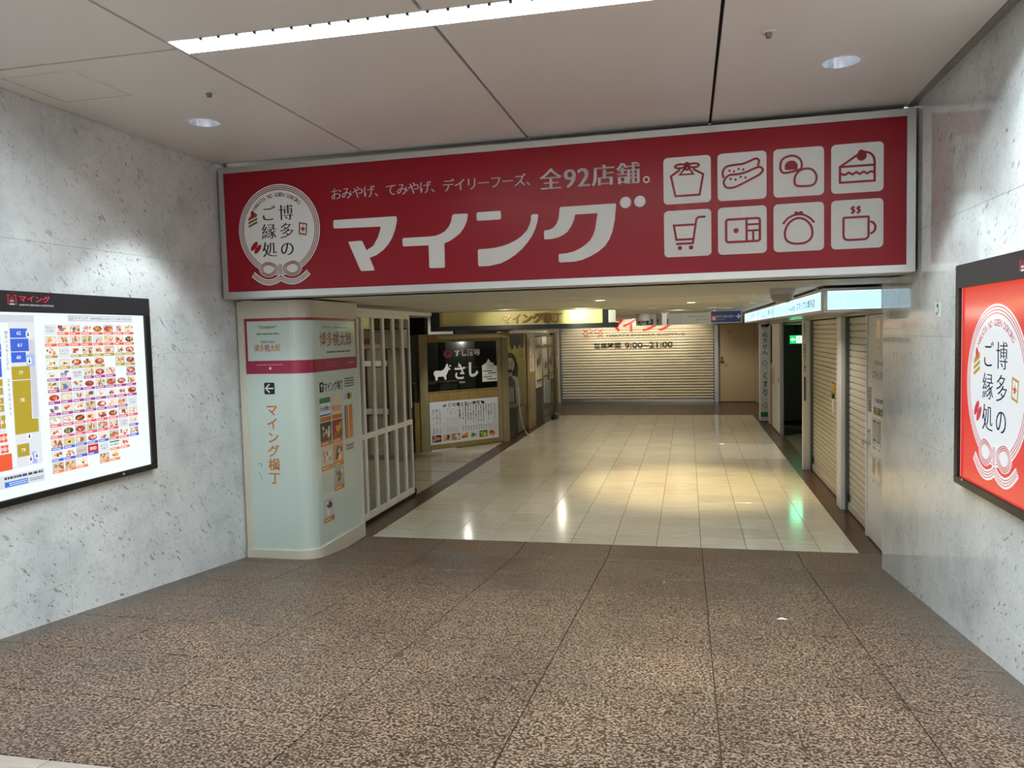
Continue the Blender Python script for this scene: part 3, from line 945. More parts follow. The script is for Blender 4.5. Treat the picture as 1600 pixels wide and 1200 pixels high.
# ---- eight pictograms
RD = (140, 16, 36)
def icon(k, u0, v0):
    S = .380
    p = SP()
    p.rect(u0, v0, u0 + S, v0 + S, OFFW, 1, .035)
    T = lambda pts: [(u0 + x * S, v0 + y * S) for x, y in pts]
    W = .046 * S
    st = lambda pts, closed=False, w=W, layer=2, caps=True: p.stroke(T(pts), w, RD, layer, closed, caps)
    dot = lambda x, y, r, c=RD, l=2: p.ell(u0 + x * S, v0 + y * S, r * S, r * S, c, l, 16)
    if k == 0:      # wrapped bundle
        st([(.34, .72), (.16, .60), (.25, .17), (.76, .17), (.84, .60), (.64, .72)])
        for s_ in (-1, 1):
            st(smooth_poly([(.5, .80), (.5 + s_ * .10, .84), (.5 + s_ * .22, .83), (.5 + s_ * .25, .79), (.5 + s_ * .18, .76), (.5 + s_ * .08, .77)], 4), True)
        st([(.44, .73), (.35, .62), (.63, .62), (.56, .73)])
        st(rrect(.465, .72, .535, .86, .03), True)
    elif k == 1:    # two rolls
        up = smooth_poly([(.12, .50), (.11, .62), (.19, .72), (.36, .745), (.52, .755), (.66, .80), (.78, .845), (.85, .80), (.83, .71)], 5, False)
        st(up)
        lo = smooth_poly([(.14, .44), (.24, .535), (.42, .545), (.58, .575), (.74, .635), (.86, .665), (.925, .60), (.86, .51), (.70, .43), (.52, .345), (.34, .275), (.20, .275), (.135, .35)], 5)
        st(lo, True)
        for x, y in ((.25, .63), (.34, .61), (.435, .655), (.53, .635), (.27, .455), (.37, .435), (.475, .485), (.575, .465)):
            dot(x, y, .026)
    elif k == 2:    # bean buns
        st(smooth_poly([(.14, .66), (.18, .78), (.30, .84), (.44, .83), (.545, .74), (.56, .60), (.50, .545), (.24, .50), (.155, .55)], 5), True)
        p.poly(T(round_poly([(.23, .555), (.48, .555), (.485, .66), (.43, .735), (.355, .75), (.28, .735), (.225, .66)], .03)), RD, 2)
        b = smooth_poly([(.42, .30), (.44, .43), (.53, .53), (.66, .56), (.78, .52), (.85, .40), (.83, .265), (.74, .205), (.54, .205), (.45, .23)], 5)
        p.poly(T(b), OFFW, 3)
        st(b, True, layer=4)
    elif k == 3:    # slice of cake
        st([(.17, .22), (.17, .54), (.50, .76)])
        st(smooth_poly([(.64, .815), (.74, .78), (.81, .70), (.83, .60)], 4, False))
        st([(.83, .60), (.83, .22), (.17, .22)])
        st([(.17, .54), (.83, .54)])
        st(smooth_poly([(.19, .40), (.27, .375), (.335, .415), (.41, .375), (.48, .415), (.55, .375), (.62, .415), (.69, .375), (.75, .41), (.81, .395)], 4, False))
        p.poly(T(smooth_poly([(.49, .755), (.50, .68), (.58, .635), (.66, .68), (.68, .755), (.63, .83), (.58, .865), (.53, .84)], 4)), RD, 3)
    elif k == 4:    # shopping trolley
        st([(.86, .835), (.74, .835), (.69, .80), (.61, .28), (.27, .28)])
        st([(.67, .68), (.21, .68), (.26, .37), (.62, .37)])
        dot(.335, .19, .047); dot(.57, .19, .047)
    elif k == 5:    # lunch box
        st(rrect(.17, .26, .86, .74, .05), True, W * 1.1)
        st([(.59, .27), (.59, .73)], False, W, 2, False)
        st([(.60, .615), (.85, .615)], False, W * .9, 2, False)
        st([(.60, .485), (.85, .485)], False, W * .9, 2, False)
        st([(.725, .27), (.725, .48)], False, W, 2, False)
        dot(.375, .50, .056)
    elif k == 6:    # clasp purse
        st(smooth_poly([(.225, .36), (.26, .52), (.36, .64), (.50, .69), (.64, .64), (.745, .51), (.77, .35), (.72, .23), (.60, .165), (.40, .165), (.27, .23)], 5), True)
        st(smooth_poly([(.19, .58), (.28, .69), (.40, .75), (.50, .765), (.60, .75), (.72, .68), (.81, .58)], 4, False), False, W, 2, False)
        p.ell(u0 + .455 * S, v0 + .795 * S, .045 * S, .035 * S, RD, 2); p.ell(u0 + .545 * S, v0 + .795 * S, .045 * S, .035 * S, RD, 2)
    else:           # hot drink
        st(round_poly([(.24, .64), (.72, .64), (.72, .18), (.24, .18)], [.02, .02, .10, .10]), True)
        st(arc(.73, .415, .12, .125, -80, 80, 12), False, W, 2, False)
        for x in (.42, .53):
            st(smooth_poly([(x + .03, .855), (x - .02, .82), (x + .02, .77), (x - .03, .72)], 4, False), False, W * 1.1, 2, False)
    o = p.build('pictogram', sign, GPRINT)
    part_label(o, ('wrapped bundle', 'two rolls', 'bean buns', 'slice of cake', 'shopping trolley', 'lunch box', 'clasp purse', 'hot drink')[k] + ' pictogram')
for k in range(8):
    icon(k, 4.183 + .4320 * (k % 4), 3.295 if k < 4 else 2.862)

# ------------------------------------------------------------------ lit boards on the marble walls
def small_logo(p, u0, v0, u1, v1, red, white, layer=1):
    w_, h_ = u1 - u0, v1 - v0
    for a in (0, .82):
        for k in range(4):
            p.rect(u0 + a * w_, v1 - (k + .8) * h_ / 4, u0 + (a + .18) * w_, v1 - (k + .15) * h_ / 4, red, layer)
    p.stroke([(u0 + .28 * w_, v1 - .05 * h_), (u0 + .5 * w_, v1 - .45 * h_), (u0 + .72 * w_, v1 - .05 * h_)], .06 * w_, red, layer)
    p.text('博多', u0 + .27 * w_, v0 + .25 * h_, u0 + .73 * w_, v0 + .50 * h_, white, layer)
    p.lines(u0 + .25 * w_, v0 + .02 * h_, u0 + .75 * w_, v0 + .17 * h_, 1, white, layer, .8, 5)
def wall_board(name, side, x, y0, y1, z0, z1, top, bar, label):
    """frame of a lit board; u runs to the reader's right"""
    t = empty(name, (x, y1 if side > 0 else y0, z0))
    wd, hg = y1 - y0, z1 - z0
    # local: u right, n towards the room
    if side > 0:      # right-hand wall: reader's right is -Y, normal -X
        M = Matrix(((0, 0, -1, 0), (-1, 0, 0, 0), (0, 1, 0, 0), (0, 0, 0, 1)))
    else:             # left-hand wall: reader's right is +Y, normal +X
        M = Matrix(((0, 0, 1, 0), (1, 0, 0, 0), (0, 1, 0, 0), (0, 0, 0, 1)))
    def bx(nm, m, u0, v0, n0, u1, v1, n1, b=.003):
        return MB().bbox(u0, v0, n0, u1, v1, n1, b, M).build(nm, m, t)
    d0, d1 = -.055, .012
    bx('bottom_rail', BLACK, 0, 0, d0, wd, bar, d1)
    bx('top_rail', DGREY, 0, hg - top, d0, wd, hg, d1)
    bx('side_rail', BLACK, 0, bar, d0, bar * 1.35, hg - top, d1)
    bx('side_rail', BLACK, wd - bar * 1.35, bar, d0, wd, hg - top, d1)
    bx('housing', BLACK, .01, .01, d0 - .004, wd - .01, hg - .01, d0 + .02)
    sc = MB().bbox(.16, .035, d1 - .002, .18, .055, d1 + .006, .003, M).build('screw', CHROME, t)
    MB().bbox(wd - .42, .016, d1 - .002, wd - .40, .036, d1 + .006, .003, M).build('screw', CHROME, t)
    pr = lambda base=0.0, step=.0006: Pr(M @ Vector((0, 0, base)), M @ Vector((1, 0, 0)) , M @ Vector((0, 1, 0)), step)
    tag(t, label, 'display board')
    return t, pr, wd, hg
# left: floor map with a grid of shop photographs; u = Y - y0
Y0 = 2.30
board, pr, wd, hg = wall_board('map_board', -1, -4.335, Y0, 5.681, 1.214, 2.621, .140, .046, 'black framed lit map board with shop photo grid on the left marble wall')
U = lambda y: y - Y0
V = lambda z: z - 1.214
p = pr(-.008)
p.rect(.03, .03, wd - .03, hg - .12, (238, 250, 255), 0)
p.build('lit_face', board, SCREEN)
p = pr(.012)
small_logo(p, U(4.291), V(2.526), U(4.366), V(2.597), (196, 40, 60), (230, 230, 230))
p.text('マイング', U(4.385), V(2.549), U(4.645), V(2.596), (206, 52, 72), 1, .03)
p.text('HAKATA EKINAKA SHOPPING', U(4.385), V(2.524), U(4.671), V(2.536), (214, 214, 218), 1, .01)
p.build('header_lettering', board, PRINT)
BLU, MUS, ORG, GRY, PUR, PNK, OCH = (44, 92, 214), (178, 156, 12), (238, 84, 34), (216, 218, 228), (160, 40, 150), (226, 84, 116), (238, 132, 48)
p = pr(-.008)
p.rect(U(2.5), V(1.452), U(4.517), V(2.465), (222, 226, 234), 1)
p.rect(U(3.1), V(2.415), U(4.515), V(2.462), (206, 212, 222), 2)
p.rect(U(4.24), V(1.46), U(4.305), V(2.41), (236, 244, 250), 2)
p.rect(U(3.1), V(1.62), U(4.305), V(1.67), (236, 244, 250), 2)
p.text('博多バスターミナル', U(4.268), V(2.10), U(4.296), V(2.36), (70, 70, 78), 3, vertical=True)
p.text('エキナカキッチン', U(4.268), V(1.80), U(4.292), V(2.05), (70, 70, 78), 3, vertical=True)
for (y0, z0, y1, z1, c, s_) in ((4.314, 2.312, 4.452, 2.374, BLU, '62'), (4.312, 2.222, 4.458, 2.306, BLU, '61'), (4.312, 2.148, 4.43, 2.217, BLU, '60'), (4.308, 2.034, 4.456, 2.122, MUS, '77'), (4.314, 1.520, 4.411, 1.604, MUS, '79'),
                                (3.6, 1.448, 4.268, 1.556, ORG, '25'), (3.9, 2.30, 4.236, 2.400, BLU, '71'), (4.192, 2.19, 4.238, 2.275, BLU, '70'), (3.8, 2.06, 4.232, 2.18, BLU, '69'),
                                (4.165, 2.00, 4.232, 2.045, MUS, '65'), (4.165, 1.945, 4.232, 1.99, MUS, '64'), (4.165, 1.885, 4.232, 1.925, MUS, '63'), (4.165, 1.835, 4.232, 1.878, MUS, '62'),
                                (4.10, 1.765, 4.20, 1.81, MUS, '60'), (4.205, 1.725, 4.236, 1.81, MUS, '61'), (4.10, 1.725, 4.20, 1.76, ORG, '59'), (4.10, 1.635, 4.17, 1.69, ORG, '27'), (4.185, 1.635, 4.212, 1.69, ORG, '28'), (4.215, 1.635, 4.242, 1.69, ORG, '29'),
                                (4.10, 1.565, 4.175, 1.615, ORG, '26'), (4.188, 1.565, 4.216, 1.615, ORG, '30'), (4.22, 1.565, 4.246, 1.615, ORG, '31')):
    p.rect(U(y0), V(z0), U(y1), V(z1), c, 3)
    cy, cz = (y0 + y1) / 2 if y1 - y0 < .3 else y1 - .17, (z0 + z1) / 2
    h = min(.024, (z1 - z0) * .4)
    p.text(s_, U(cy) - h * .7, V(cz) - h / 2, U(cy) + h * .7, V(cz) + h / 2, (250, 250, 250), 4, .01)
p.poly([(U(y), V(z)) for y, z in ((4.306, 1.672), (4.499, 1.672), (4.499, 1.762), (4.448, 1.764), (4.456, 2.028), (4.308, 2.028))], MUS, 3)
p.text('78', U(4.362), V(1.885), U(4.396), V(1.909), (250, 250, 250), 4, .01)
p.rect(U(4.46), V(1.77), U(4.505), V(2.30), (204, 204, 216), 2)
p.rect(U(4.432), V(2.12), U(4.50), V(2.20), (160, 190, 236), 3)
p.rect(U(4.43), V(1.46), U(4.47), V(1.54), (160, 180, 236), 3)
for y, z in ((4.438, 2.135), (4.440, 2.315), (4.40, 1.63), (4.45, 1.49), (4.40, 1.475)):
    p.rect(U(y), V(z), U(y) + .034, V(z) + .042, (240, 242, 246), 4, .006)
    p.ell(U(y) + .017, V(z) + .030, .005, .005, (50, 50, 60), 5, 8)
    p.rect(U(y) + .010, V(z) + .008, U(y) + .024, V(z) + .024, (50, 50, 60), 5)
p.rect(U(3.2), V(1.33), U(4.526), V(1.416), (214, 220, 230), 1)
p.rect(U(4.20), V(1.338), U(4.385), V(1.372), (28, 110, 214), 2)
p.lines(U(4.235), V(1.342), U(4.38), V(1.368), 2, (220, 235, 250), 3, .5, 2)
p.lines(U(4.40), V(1.345), U(4.515), V(1.368), 2, (70, 70, 78), 2, .4, 3)
p.lines(U(4.20), V(1.385), U(4.515), V(1.408), 1, (60, 60, 68), 2, .7, 4)
p.rect(U(4.818), V(2.428), U(5.483), V(2.470), (150, 154, 162), 1)
p.rect(U(4.821), V(2.431), U(5.480), V(2.467), (220, 226, 232), 2)
small_logo(p, U(4.83), V(2.435), U(4.87), V(2.463), (110, 110, 118), (80, 80, 86), 3)
p.text('マイング', U(4.88), V(2.438), U(5.01), V(2.462), (80, 80, 88), 3)
p.text('営業時間9:00-21:00 マイング横丁7:00-23:00', U(5.035), V(2.440), U(5.465), V(2.457), (80, 80, 88), 3)
o = p.build('floor_map', board, SCREEN)
# photograph grid
CAPR = [ORG, ORG, MUS, MUS, PUR, PUR, PUR, PUR, PNK, PNK, BLU, BLU, OCH]
rnd = random.Random(11)
FOOD = [(206, 120, 60), (232, 176, 70), (196, 60, 52), (236, 214, 170), (120, 150, 70), (164, 98, 58), (240, 196, 190), (214, 92, 70), (245, 230, 200), (120, 70, 50)]
BACK = [(236, 236, 232), (224, 214, 200), (214, 226, 236), (240, 226, 210), (206, 196, 180), (232, 240, 240)]
blank = {(0, 0): '明太子うまか通り', (2, 1): 'エキナカキッチン', (4, 2): '銘菓通り', (7, 7): 'シーバ通り', (9, 6): 'しあわせ通り', (11, 4): 'マイング横丁'}
none = {(3, 5), (4, 6), (11, 7), (12, 3), (12, 6), (12, 7)}
GU0, GV1, GDU, GDV = U(4.597), V(2.404), .1128, .0810
for r in range(13):
    for c in range(8):
        if (r, c) in none:
            continue
        u0, v1 = GU0 + c * GDU, GV1 - r * GDV
        u1, v0 = u0 + GDU - .007, v1 - GDV + .006
        p = pr(-.008)
        if (r, c) in blank:
            p.rect(u0, v0, u1, v1, (218, 228, 234), 1)
            s_ = blank[(r, c)]
            h = len(s_) // 2
            p.text(s_[:h], u0 + .014, v0 + .042, u1 - .014, v0 + .058, (150, 90, 100), 2)
            p.text(s_[h:], u0 + .020, v0 + .020, u1 - .020, v0 + .036, (150, 90, 100), 2)
        else:
            cap = CAPR[r]
            if (r == 8 and c == 7):
                cap = PNK
            if (r == 9 and c == 7) or (r == 10 and c == 7):
                cap = BLU
            if r == 10 and c in (5, 6):
                cap = PNK
            if r == 11 and c > 3:
                cap = OCH
            cv_ = v0 + .019
            p.rect(u0, cv_, u1, v1, BACK[rnd.randrange(len(BACK))], 1)
            W_, H_ = u1 - u0, v1 - cv_
            style = rnd.random()
            if (r, c) == (11, 3):
                p.rect(u0, cv_, u1, v1, (206, 30, 40), 2)
                p.text('SKID', u0 + .02, cv_ + .015, u1 - .02, cv_ + .038, (250, 250, 250), 3, .03)
            elif (r, c) == (11, 5):
                p.rect(u0, v1 - .014, u1, v1 - .003, (60, 150, 80), 2)
                p.text('FamilyMart', u0 + .004, cv_ + .012, u1 - .004, cv_ + .034, (60, 130, 200), 2, .01)
            elif (r, c) == (10, 1):
                p.ell(u0 + W_ / 2, cv_ + H_ / 2, .024, .020, (245, 214, 20), 2)
                p.ell(u0 + W_ / 2, cv_ + H_ / 2 - .002, .013, .008, (30, 30, 30), 3)
            elif (r, c) == (11, 2):
                p.text('ココカラファイン', u0 + .006, cv_ + .018, u1 - .006, cv_ + .036, (70, 80, 90), 2)
            elif style < .45:     # a dish on a plate
                pc = FOOD[rnd.randrange(len(FOOD))]
                p.ell(u0 + W_ * .5, cv_ + H_ * .46, W_ * .43, H_ * .38, rnd.choice([(250, 248, 240), (60, 44, 40), (236, 226, 214), (176, 40, 44)]), 2, 16)
                for k in range(9):
                    p.ell(u0 + W_ * rnd.uniform(.25, .75), cv_ + H_ * rnd.uniform(.3, .66), W_ * rnd.uniform(.06, .16), H_ * rnd.uniform(.07, .17), pc if k < 5 else FOOD[rnd.randrange(len(FOOD))], 3 + (k % 5), 9, rnd.uniform(0, 3))
            elif style < .8:      # a heap that fills the picture
                for k in range(14):
                    p.ell(u0 + W_ * rnd.uniform(.14, .86), cv_ + H_ * rnd.uniform(.16, .84), W_ * rnd.uniform(.07, .14), H_ * rnd.uniform(.09, .16), FOOD[rnd.randrange(len(FOOD))], 2 + k % 6, 9, rnd.uniform(0, 3))
            else:                 # boxes and packets
                for k in range(6):
                    a, b_ = rnd.uniform(.05, .6), rnd.uniform(.08, .5)
                    p.rect(u0 + W_ * a, cv_ + H_ * b_, u0 + W_ * (a + rnd.uniform(.15, .38)), cv_ + H_ * (b_ + rnd.uniform(.2, .45)), rnd.choice(FOOD + [(90, 110, 190), (240, 240, 240), (180, 190, 210)]), 2 + k)
            p.rect(u0, v0, u1, cv_, cap, 2)
            p.lines(u0 + .008, v0 + .004, u0 + .008 + W_ * rnd.uniform(.4, .75), cv_ - .004, 1, (250, 240, 240), 3, .7, r * 9 + c)
        p.build('shop_photo', board, SCREEN)
# right: red poster with the emblem; u = y1 - Y
Y1 = 5.545
board, pr, wd, hg = wall_board('poster_board', 1, 1.685, 2.60, Y1, 1.229, 2.622, .146, .050, 'black framed lit red poster board with white emblem on the right marble wall')
U = lambda y: Y1 - y
V = lambda z: z - 1.229
p = pr(-.008)
p.rect(.035, .03, wd - .03, hg - .12, (236, 52, 44), 0)
p.rect(.060, .03, .072, hg - .14, (250, 214, 208), 1)
p.build('lit_face', board, POSTERLIT)
p = pr(-.008)
emblem(p, U(4.905), V(1.898), .462, (240, 246, 250), (214, 110, 120), (40, 44, 70), (220, 50, 70), (190, 158, 50), text_col=(206, 70, 90))
p.build('emblem', board, POSTERLIT)
p = pr(.012)
small_logo(p, U(4.545), V(2.51), U(4.47), V(2.575), (196, 40, 60), (230, 230, 230))
p.text('マイング', U(4.455), V(2.535), U(4.20), V(2.582), (206, 52, 72), 1, .03)
p.build('header_lettering', board, PRINT)

# sticker on the right wall
t = box('wall_sticker', mat('sticker_white', (224, 234, 226), .35), None, XR - .0015, 6.075, 2.305, XR + .001, 6.21, 2.408)
tag(t, 'small white sticker with a green arrow on the right marble wall', 'sticker')
p = Pr((XR - .0015, 6.21, 2.305), (0, -1, 0), (0, 0, 1), .0004, .0005)
p.stroke(smooth_poly([(.035, .02), (.085, .035), (.09, .06), (.06, .085)], 4, False), .016, (120, 160, 140), 0)
p.poly([(.035, .08), (.085, .098), (.08, .062)], (120, 160, 140), 0)
p.build('sticker_mark', t, PRINT)

# ------------------------------------------------------------------ info kiosk with rounded corner
kio = empty('info_kiosk', (-4.0, 7.6, 0))
tag(kio, 'pale frosted corner pillar with rounded edge and orange vertical lettering, beside left wall', 'kiosk')
KX0, KX1, KY0, KY1, KR = XL + .02, -3.645, 7.05, 8.27, .17
def kprof(off=0.0):
    """plan line of the face: along the front, round the corner, along the side"""
    r = KR + off
    cx, cy = KX1 - KR, KY0 + KR
    pts = [(KX0, KY0 - off)]
    for k in range(9):
        a = math.radians(-90 + 90 * k / 8)
        pts.append((cx + r * math.cos(a), cy + r * math.sin(a)))
    pts.append((KX1 + off, KY1))
    return pts
def local(pts, o=(-4.0, 7.6)):
    return [(x - o[0], y - o[1]) for x, y in pts]
def wrap(name, m, z0, z1, off, th, x_from=None, y_to=None, smooth=False):
    outer = kprof(off)
    inner = kprof(off - th)
    if x_from is not None:
        outer[0] = (x_from, outer[0][1]); inner[0] = (x_from, inner[0][1])
    if y_to is not None:
        outer[-1] = (outer[-1][0], y_to); inner[-1] = (inner[-1][0], y_to)
    poly = local(outer + inner[::-1])
    return MB().prism(poly, z0, z1).build(name, m, kio)
wrap('kick_plate', CREAM, -.02, .155, .022, .08)
wrap('top_fascia', CREAM, 2.475, 2.645, .012, .08)
wrap('glass_face', FROST, .150, 2.480, 0.0, .012, KX0 + .04)
box('side_frame', CREAM, kio, *(KX0 + 4.0, KY0 - .018 - 7.6, -.02), *(KX0 + .065 + 4.0, KY0 + .05 - 7.6, 2.48), .006)
box('end_frame', CREAM, kio, *(KX1 - .05 + 4.0, KY1 - .03 - 7.6, .15), *(KX1 + .014 + 4.0, KY1 + .03 - 7.6, 2.48), .006)
box('core', CREAM, kio, KX0 + .01 + 4, KY0 + .2 - 7.6, 0.0, KX1 - .06 + 4, KY1 - 7.6, 2.64)
MAG = mat('magenta_vinyl', (150, 22, 62), .28, coat=.4)
wrap('lower_band', MAG, 1.925, 2.055, .0015, .0012, KX0 + .07, KY1 - .02)
wrap('upper_band', MAG, 2.447, 2.478, .0015, .0012, KX0 + .07, KY1 - .02)
box('edge_band', MAG, kio, KX0 + .07 + 4, KY0 - .0016 - 7.6, 1.925, KX0 + .095 + 4, KY0 - .0004 - 7.6, 2.478)
box('edge_band', MAG, kio, KX1 + .0004 + 4, KY1 - .045 - 7.6, 1.925, KX1 + .0016 + 4, KY1 - .022 - 7.6, 2.478)
# front face prints: u = X - KX0
p = Pr((-4.0 + 4.0 + KX0 - (-4.0) - 4.0 + 0.0, KY0 - 7.6, 0), (1, 0, 0), (0, 0, 1), .0006, .0018)
p.o = Vector((KX0 + 4.0, KY0 - 7.6, 0))
KU = lambda x: (x + .028) - KX0     # columns were measured on a plane a little behind
p.text('✽Greeting✽', KU(-4.185), 2.362, KU(-3.975), 2.405, (104, 136, 52), 1, .02)
p.lines(KU(-4.20), 2.310, KU(-3.95), 2.330, 1, (120, 140, 86), 1, .8, 8)
p.text('MOMOTARO', KU(-4.155), 2.228, KU(-4.005), 2.252, (40, 60, 70), 1)
for i, (ch, c_) in enumerate(zip('博多桃太郎', ((200, 128, 40), (200, 128, 40), (186, 30, 70), (200, 128, 40), (200, 128, 40)))):
    p._put(glyphs(ch, .004), KU(-4.235) + .058 * i, 2.142, KU(-4.235) + .058 * i + .060, 2.220, c_, 1, em=True)
p.lines(KU(-4.21), 2.008, KU(-3.92), 2.020, 1, (206, 150, 160), 1, .6, 9)
p.poly([(KU(-4.065) - .012, 1.968), (KU(-4.065) + .012, 1.968), (KU(-4.065) + .009, 1.988), (KU(-4.065), 1.995), (KU(-4.065) - .009, 1.988)], (230, 226, 226), 1)
p.rect(KU(-4.140), 1.722, KU(-4.027), 1.838, (16, 20, 20), 1, .014)
p.stroke([(KU(-4.038), 1.780), (KU(-4.125), 1.780)], .013, (226, 230, 228), 2, caps=False)
p.stroke([(KU(-4.082), 1.822), (KU(-4.126), 1.780), (KU(-4.082), 1.738)], .013, (226, 230, 228), 2, caps=False)
p.text('マイング横丁', KU(-4.135), .815, KU(-4.000), 1.635, (196, 116, 44), 1, .012, vertical=True)
p.stroke(smooth_poly([(KU(-4.24), 1.02), (KU(-4.22), 1.03), (KU(-4.205), 1.01), (KU(-4.21), .99)], 3, False), .008, (140, 150, 146), 1)
p.stroke(smooth_poly([(KU(-4.24), .93), (KU(-4.22), .91), (KU(-4.21), .87)], 3, False), .006, (140, 150, 146), 1)
o = p.build('front_print', kio, VPRINT)
# side face prints: u = Y - 7.22
p = Pr((KX1 + 4.0, 7.22 - 7.6, 0), (0, 1, 0), (0, 0, 1), .0006, .0018)
A = lambda y: y - 7.22
p.text('Greeting', A(7.40), 2.358, A(7.62), 2.395, (110, 150, 140), 1, .01)
p.build('greeting_lettering', kio, VPRINT)
p = Pr((KX1 + 4.0, 7.22 - 7.6, 0), (0, 1, 0), (0, 0, 1), .0006, .0018)
p.lines(A(7.66), 2.365, A(8.02), 2.382, 1, (130, 150, 146), 1, .8, 10)
p.build('greeting_lettering', kio, VPRINT)
p = Pr((KX1 + 4.0, 7.22 - 7.6, 0), (0, 1, 0), (0, 0, 1), .0006, .0018)
for i, (ch, c_) in enumerate(zip('博多桃太郎', ((150, 100, 70), (150, 100, 70), (160, 30, 66), (150, 100, 70), (150, 100, 70)))):
    p._put(glyphs(ch, .004), A(7.34) + .155 * i, 2.175, A(7.34) + .155 * i + .160, 2.335, c_, 1, em=True)
p.build('shop_name_lettering', kio, VPRINT)
p = Pr((KX1 + 4.0, 7.22 - 7.6, 0), (0, 1, 0), (0, 0, 1), .0006, .0018)
p.lines(A(7.50), 2.110, A(8.08), 2.130, 1, (80, 86, 90), 1, .8, 12)
p.lines(A(7.46), 1.96, A(7.74), 2.03, 2, (190, 120, 136), 1, .35, 13)
p.lines(A(8.0), 1.985, A(8.18), 2.005, 1, (206, 170, 180), 1, .7, 14)
p.build('small_lettering', kio, VPRINT)
p = Pr((KX1 + 4.0, 7.22 - 7.6, 0), (0, 1, 0), (0, 0, 1), .0006, .0018)
p.rect(A(7.305), 1.715, A(7.39), 1.815, (16, 24, 20), 1, .012)
p.stroke([(A(7.348), 1.73), (A(7.348), 1.795)], .010, (220, 226, 222), 2, caps=False)
p.stroke([(A(7.325), 1.770), (A(7.348), 1.798), (A(7.371), 1.770)], .010, (220, 226, 222), 2, caps=False)
p.build('arrow_print', kio, VPRINT)
p = Pr((KX1 + 4.0, 7.22 - 7.6, 0), (0, 1, 0), (0, 0, 1), .0006, .0018)
p.text('マイング横丁', A(7.405), 1.712, A(7.86), 1.812, (24, 28, 28), 1, .008)
p.lines(A(7.90), 1.725, A(8.14), 1.835, 4, (70, 76, 78), 1, .5, 15)
p.build('side_lettering', kio, VPRINT)
KP = lambda: Pr((KX1 + 4.0, 7.22 - 7.6, 0), (0, 1, 0), (0, 0, 1), .0006, .0018)
def photo(u0, v0, u1, v1, back, foods, cap=(190, 112, 40), seed=0):
    p = KP()
    rn = random.Random(seed)
    cv_ = v0 + (v1 - v0) * .2
    p.rect(u0, cv_, u1, v1, back, 1)
    W_, H_ = u1 - u0, v1 - cv_
    for k in range(12):
        p.ell(u0 + W_ * rn.uniform(.2, .8), cv_ + H_ * rn.uniform(.2, .75), W_ * rn.uniform(.08, .17), H_ * rn.uniform(.08, .17), rn.choice(foods), 2 + k % 5, 10, rn.uniform(0, 3))
    p.rect(u0, v0, u1, cv_, cap, 2)
    p.lines(u0 + .02, v0 + .012, u0 + W_ * .7, cv_ - .012, 1, (236, 206, 170), 3, .7, seed)
    p.build('food_photo', kio, VPRINT)
P0, PW, PH = 7.285, .245, .250
def cell(c, r):
    return A(P0 + c * .272), 1.655 - (r + 1) * .2535 + .012, A(P0 + c * .272 + PW), 1.655 - r * .2535
u0, v0, u1, v1 = cell(0, 0)
p = KP()
p.rect(u0, v0, u1, v1, (226, 230, 228), 1); p.rect(u0, v1 - .055, u1, v1, (60, 120, 70), 2); p.text('FamilyMart', u0 + .008, v0 + .085, u1 - .008, v0 + .165, (40, 80, 160), 2, .012); p.rect(u0, v0 + .055, u1, v0 + .072, (60, 110, 170), 2); p.rect(u0, v0, u1, v0 + .045, (190, 112, 40), 2)
p.build('shop_tile', kio, VPRINT)
u0, v0, u1, v1 = cell(1, 0)
p = KP()
p.rect(u0, v0, u1, v1, (222, 200, 176), 1); p.text('博多桃太', u0 + .01, v0 + .075, u1 - .01, v0 + .145, (190, 110, 60), 2, .01); p.rect(u0, v0, u1, v0 + .045, (190, 112, 40), 2)
p.build('shop_tile', kio, VPRINT)
photo(*cell(0, 1), (70, 60, 54), [(200, 190, 176), (150, 84, 40), (120, 100, 84), (226, 214, 190)], seed=1)
photo(*cell(1, 1), (150, 64, 46), [(214, 150, 60), (226, 176, 84), (196, 120, 50)], seed=2)
photo(*cell(0, 2), (206, 198, 184), [(150, 90, 76), (236, 226, 210), (120, 100, 90), (190, 150, 130)], seed=3)
photo(*cell(1, 2), (214, 150, 90), [(120, 60, 34), (226, 190, 140), (90, 60, 46), (236, 226, 210)], seed=4)
photo(*cell(1, 3), (170, 160, 150), [(90, 100, 130), (206, 186, 120), (120, 90, 60), (220, 214, 200)], seed=5)
u0, v0, u1, v1 = cell(0, 3)
p = KP()
p.rect(u0, v0 + .02, u1, v1, (190, 200, 184), 1)
p.build('blank_tile', kio, VPRINT)
u0, v0, u1, v1 = cell(0, 4)
photo(u0, v0 - .03, u1, v1 - .03, (186, 192, 194), [(120, 60, 66), (200, 206, 210), (100, 110, 130), (226, 230, 232)], seed=6)
p = KP()
for k, c_ in enumerate(((196, 196, 190), (180, 180, 176), (40, 40, 34), (196, 160, 40))):
    p.rect(A(7.855) + k * .055, 1.595, A(7.855) + k * .055 + .048, 1.660, c_, 1)
p.rect(A(7.87), 1.16, A(8.08), 1.535, (206, 196, 180), 1)
for a, b_, c_ in ((.0, .04, (110, 110, 116)), (.05, .085, (196, 120, 46)), (.11, .20, (206, 122, 40))):
    p.rect(A(7.87) + a, 1.165, A(7.87) + b_, 1.53, c_, 2)
p.rect(A(7.87), 1.03, A(8.09), 1.11, (190, 186, 178), 1)
p.lines(A(7.88), 1.035, A(8.07), 1.105, 2, (110, 106, 104), 2, .6, 17)
p.build('guide_strip', kio, VPRINT)

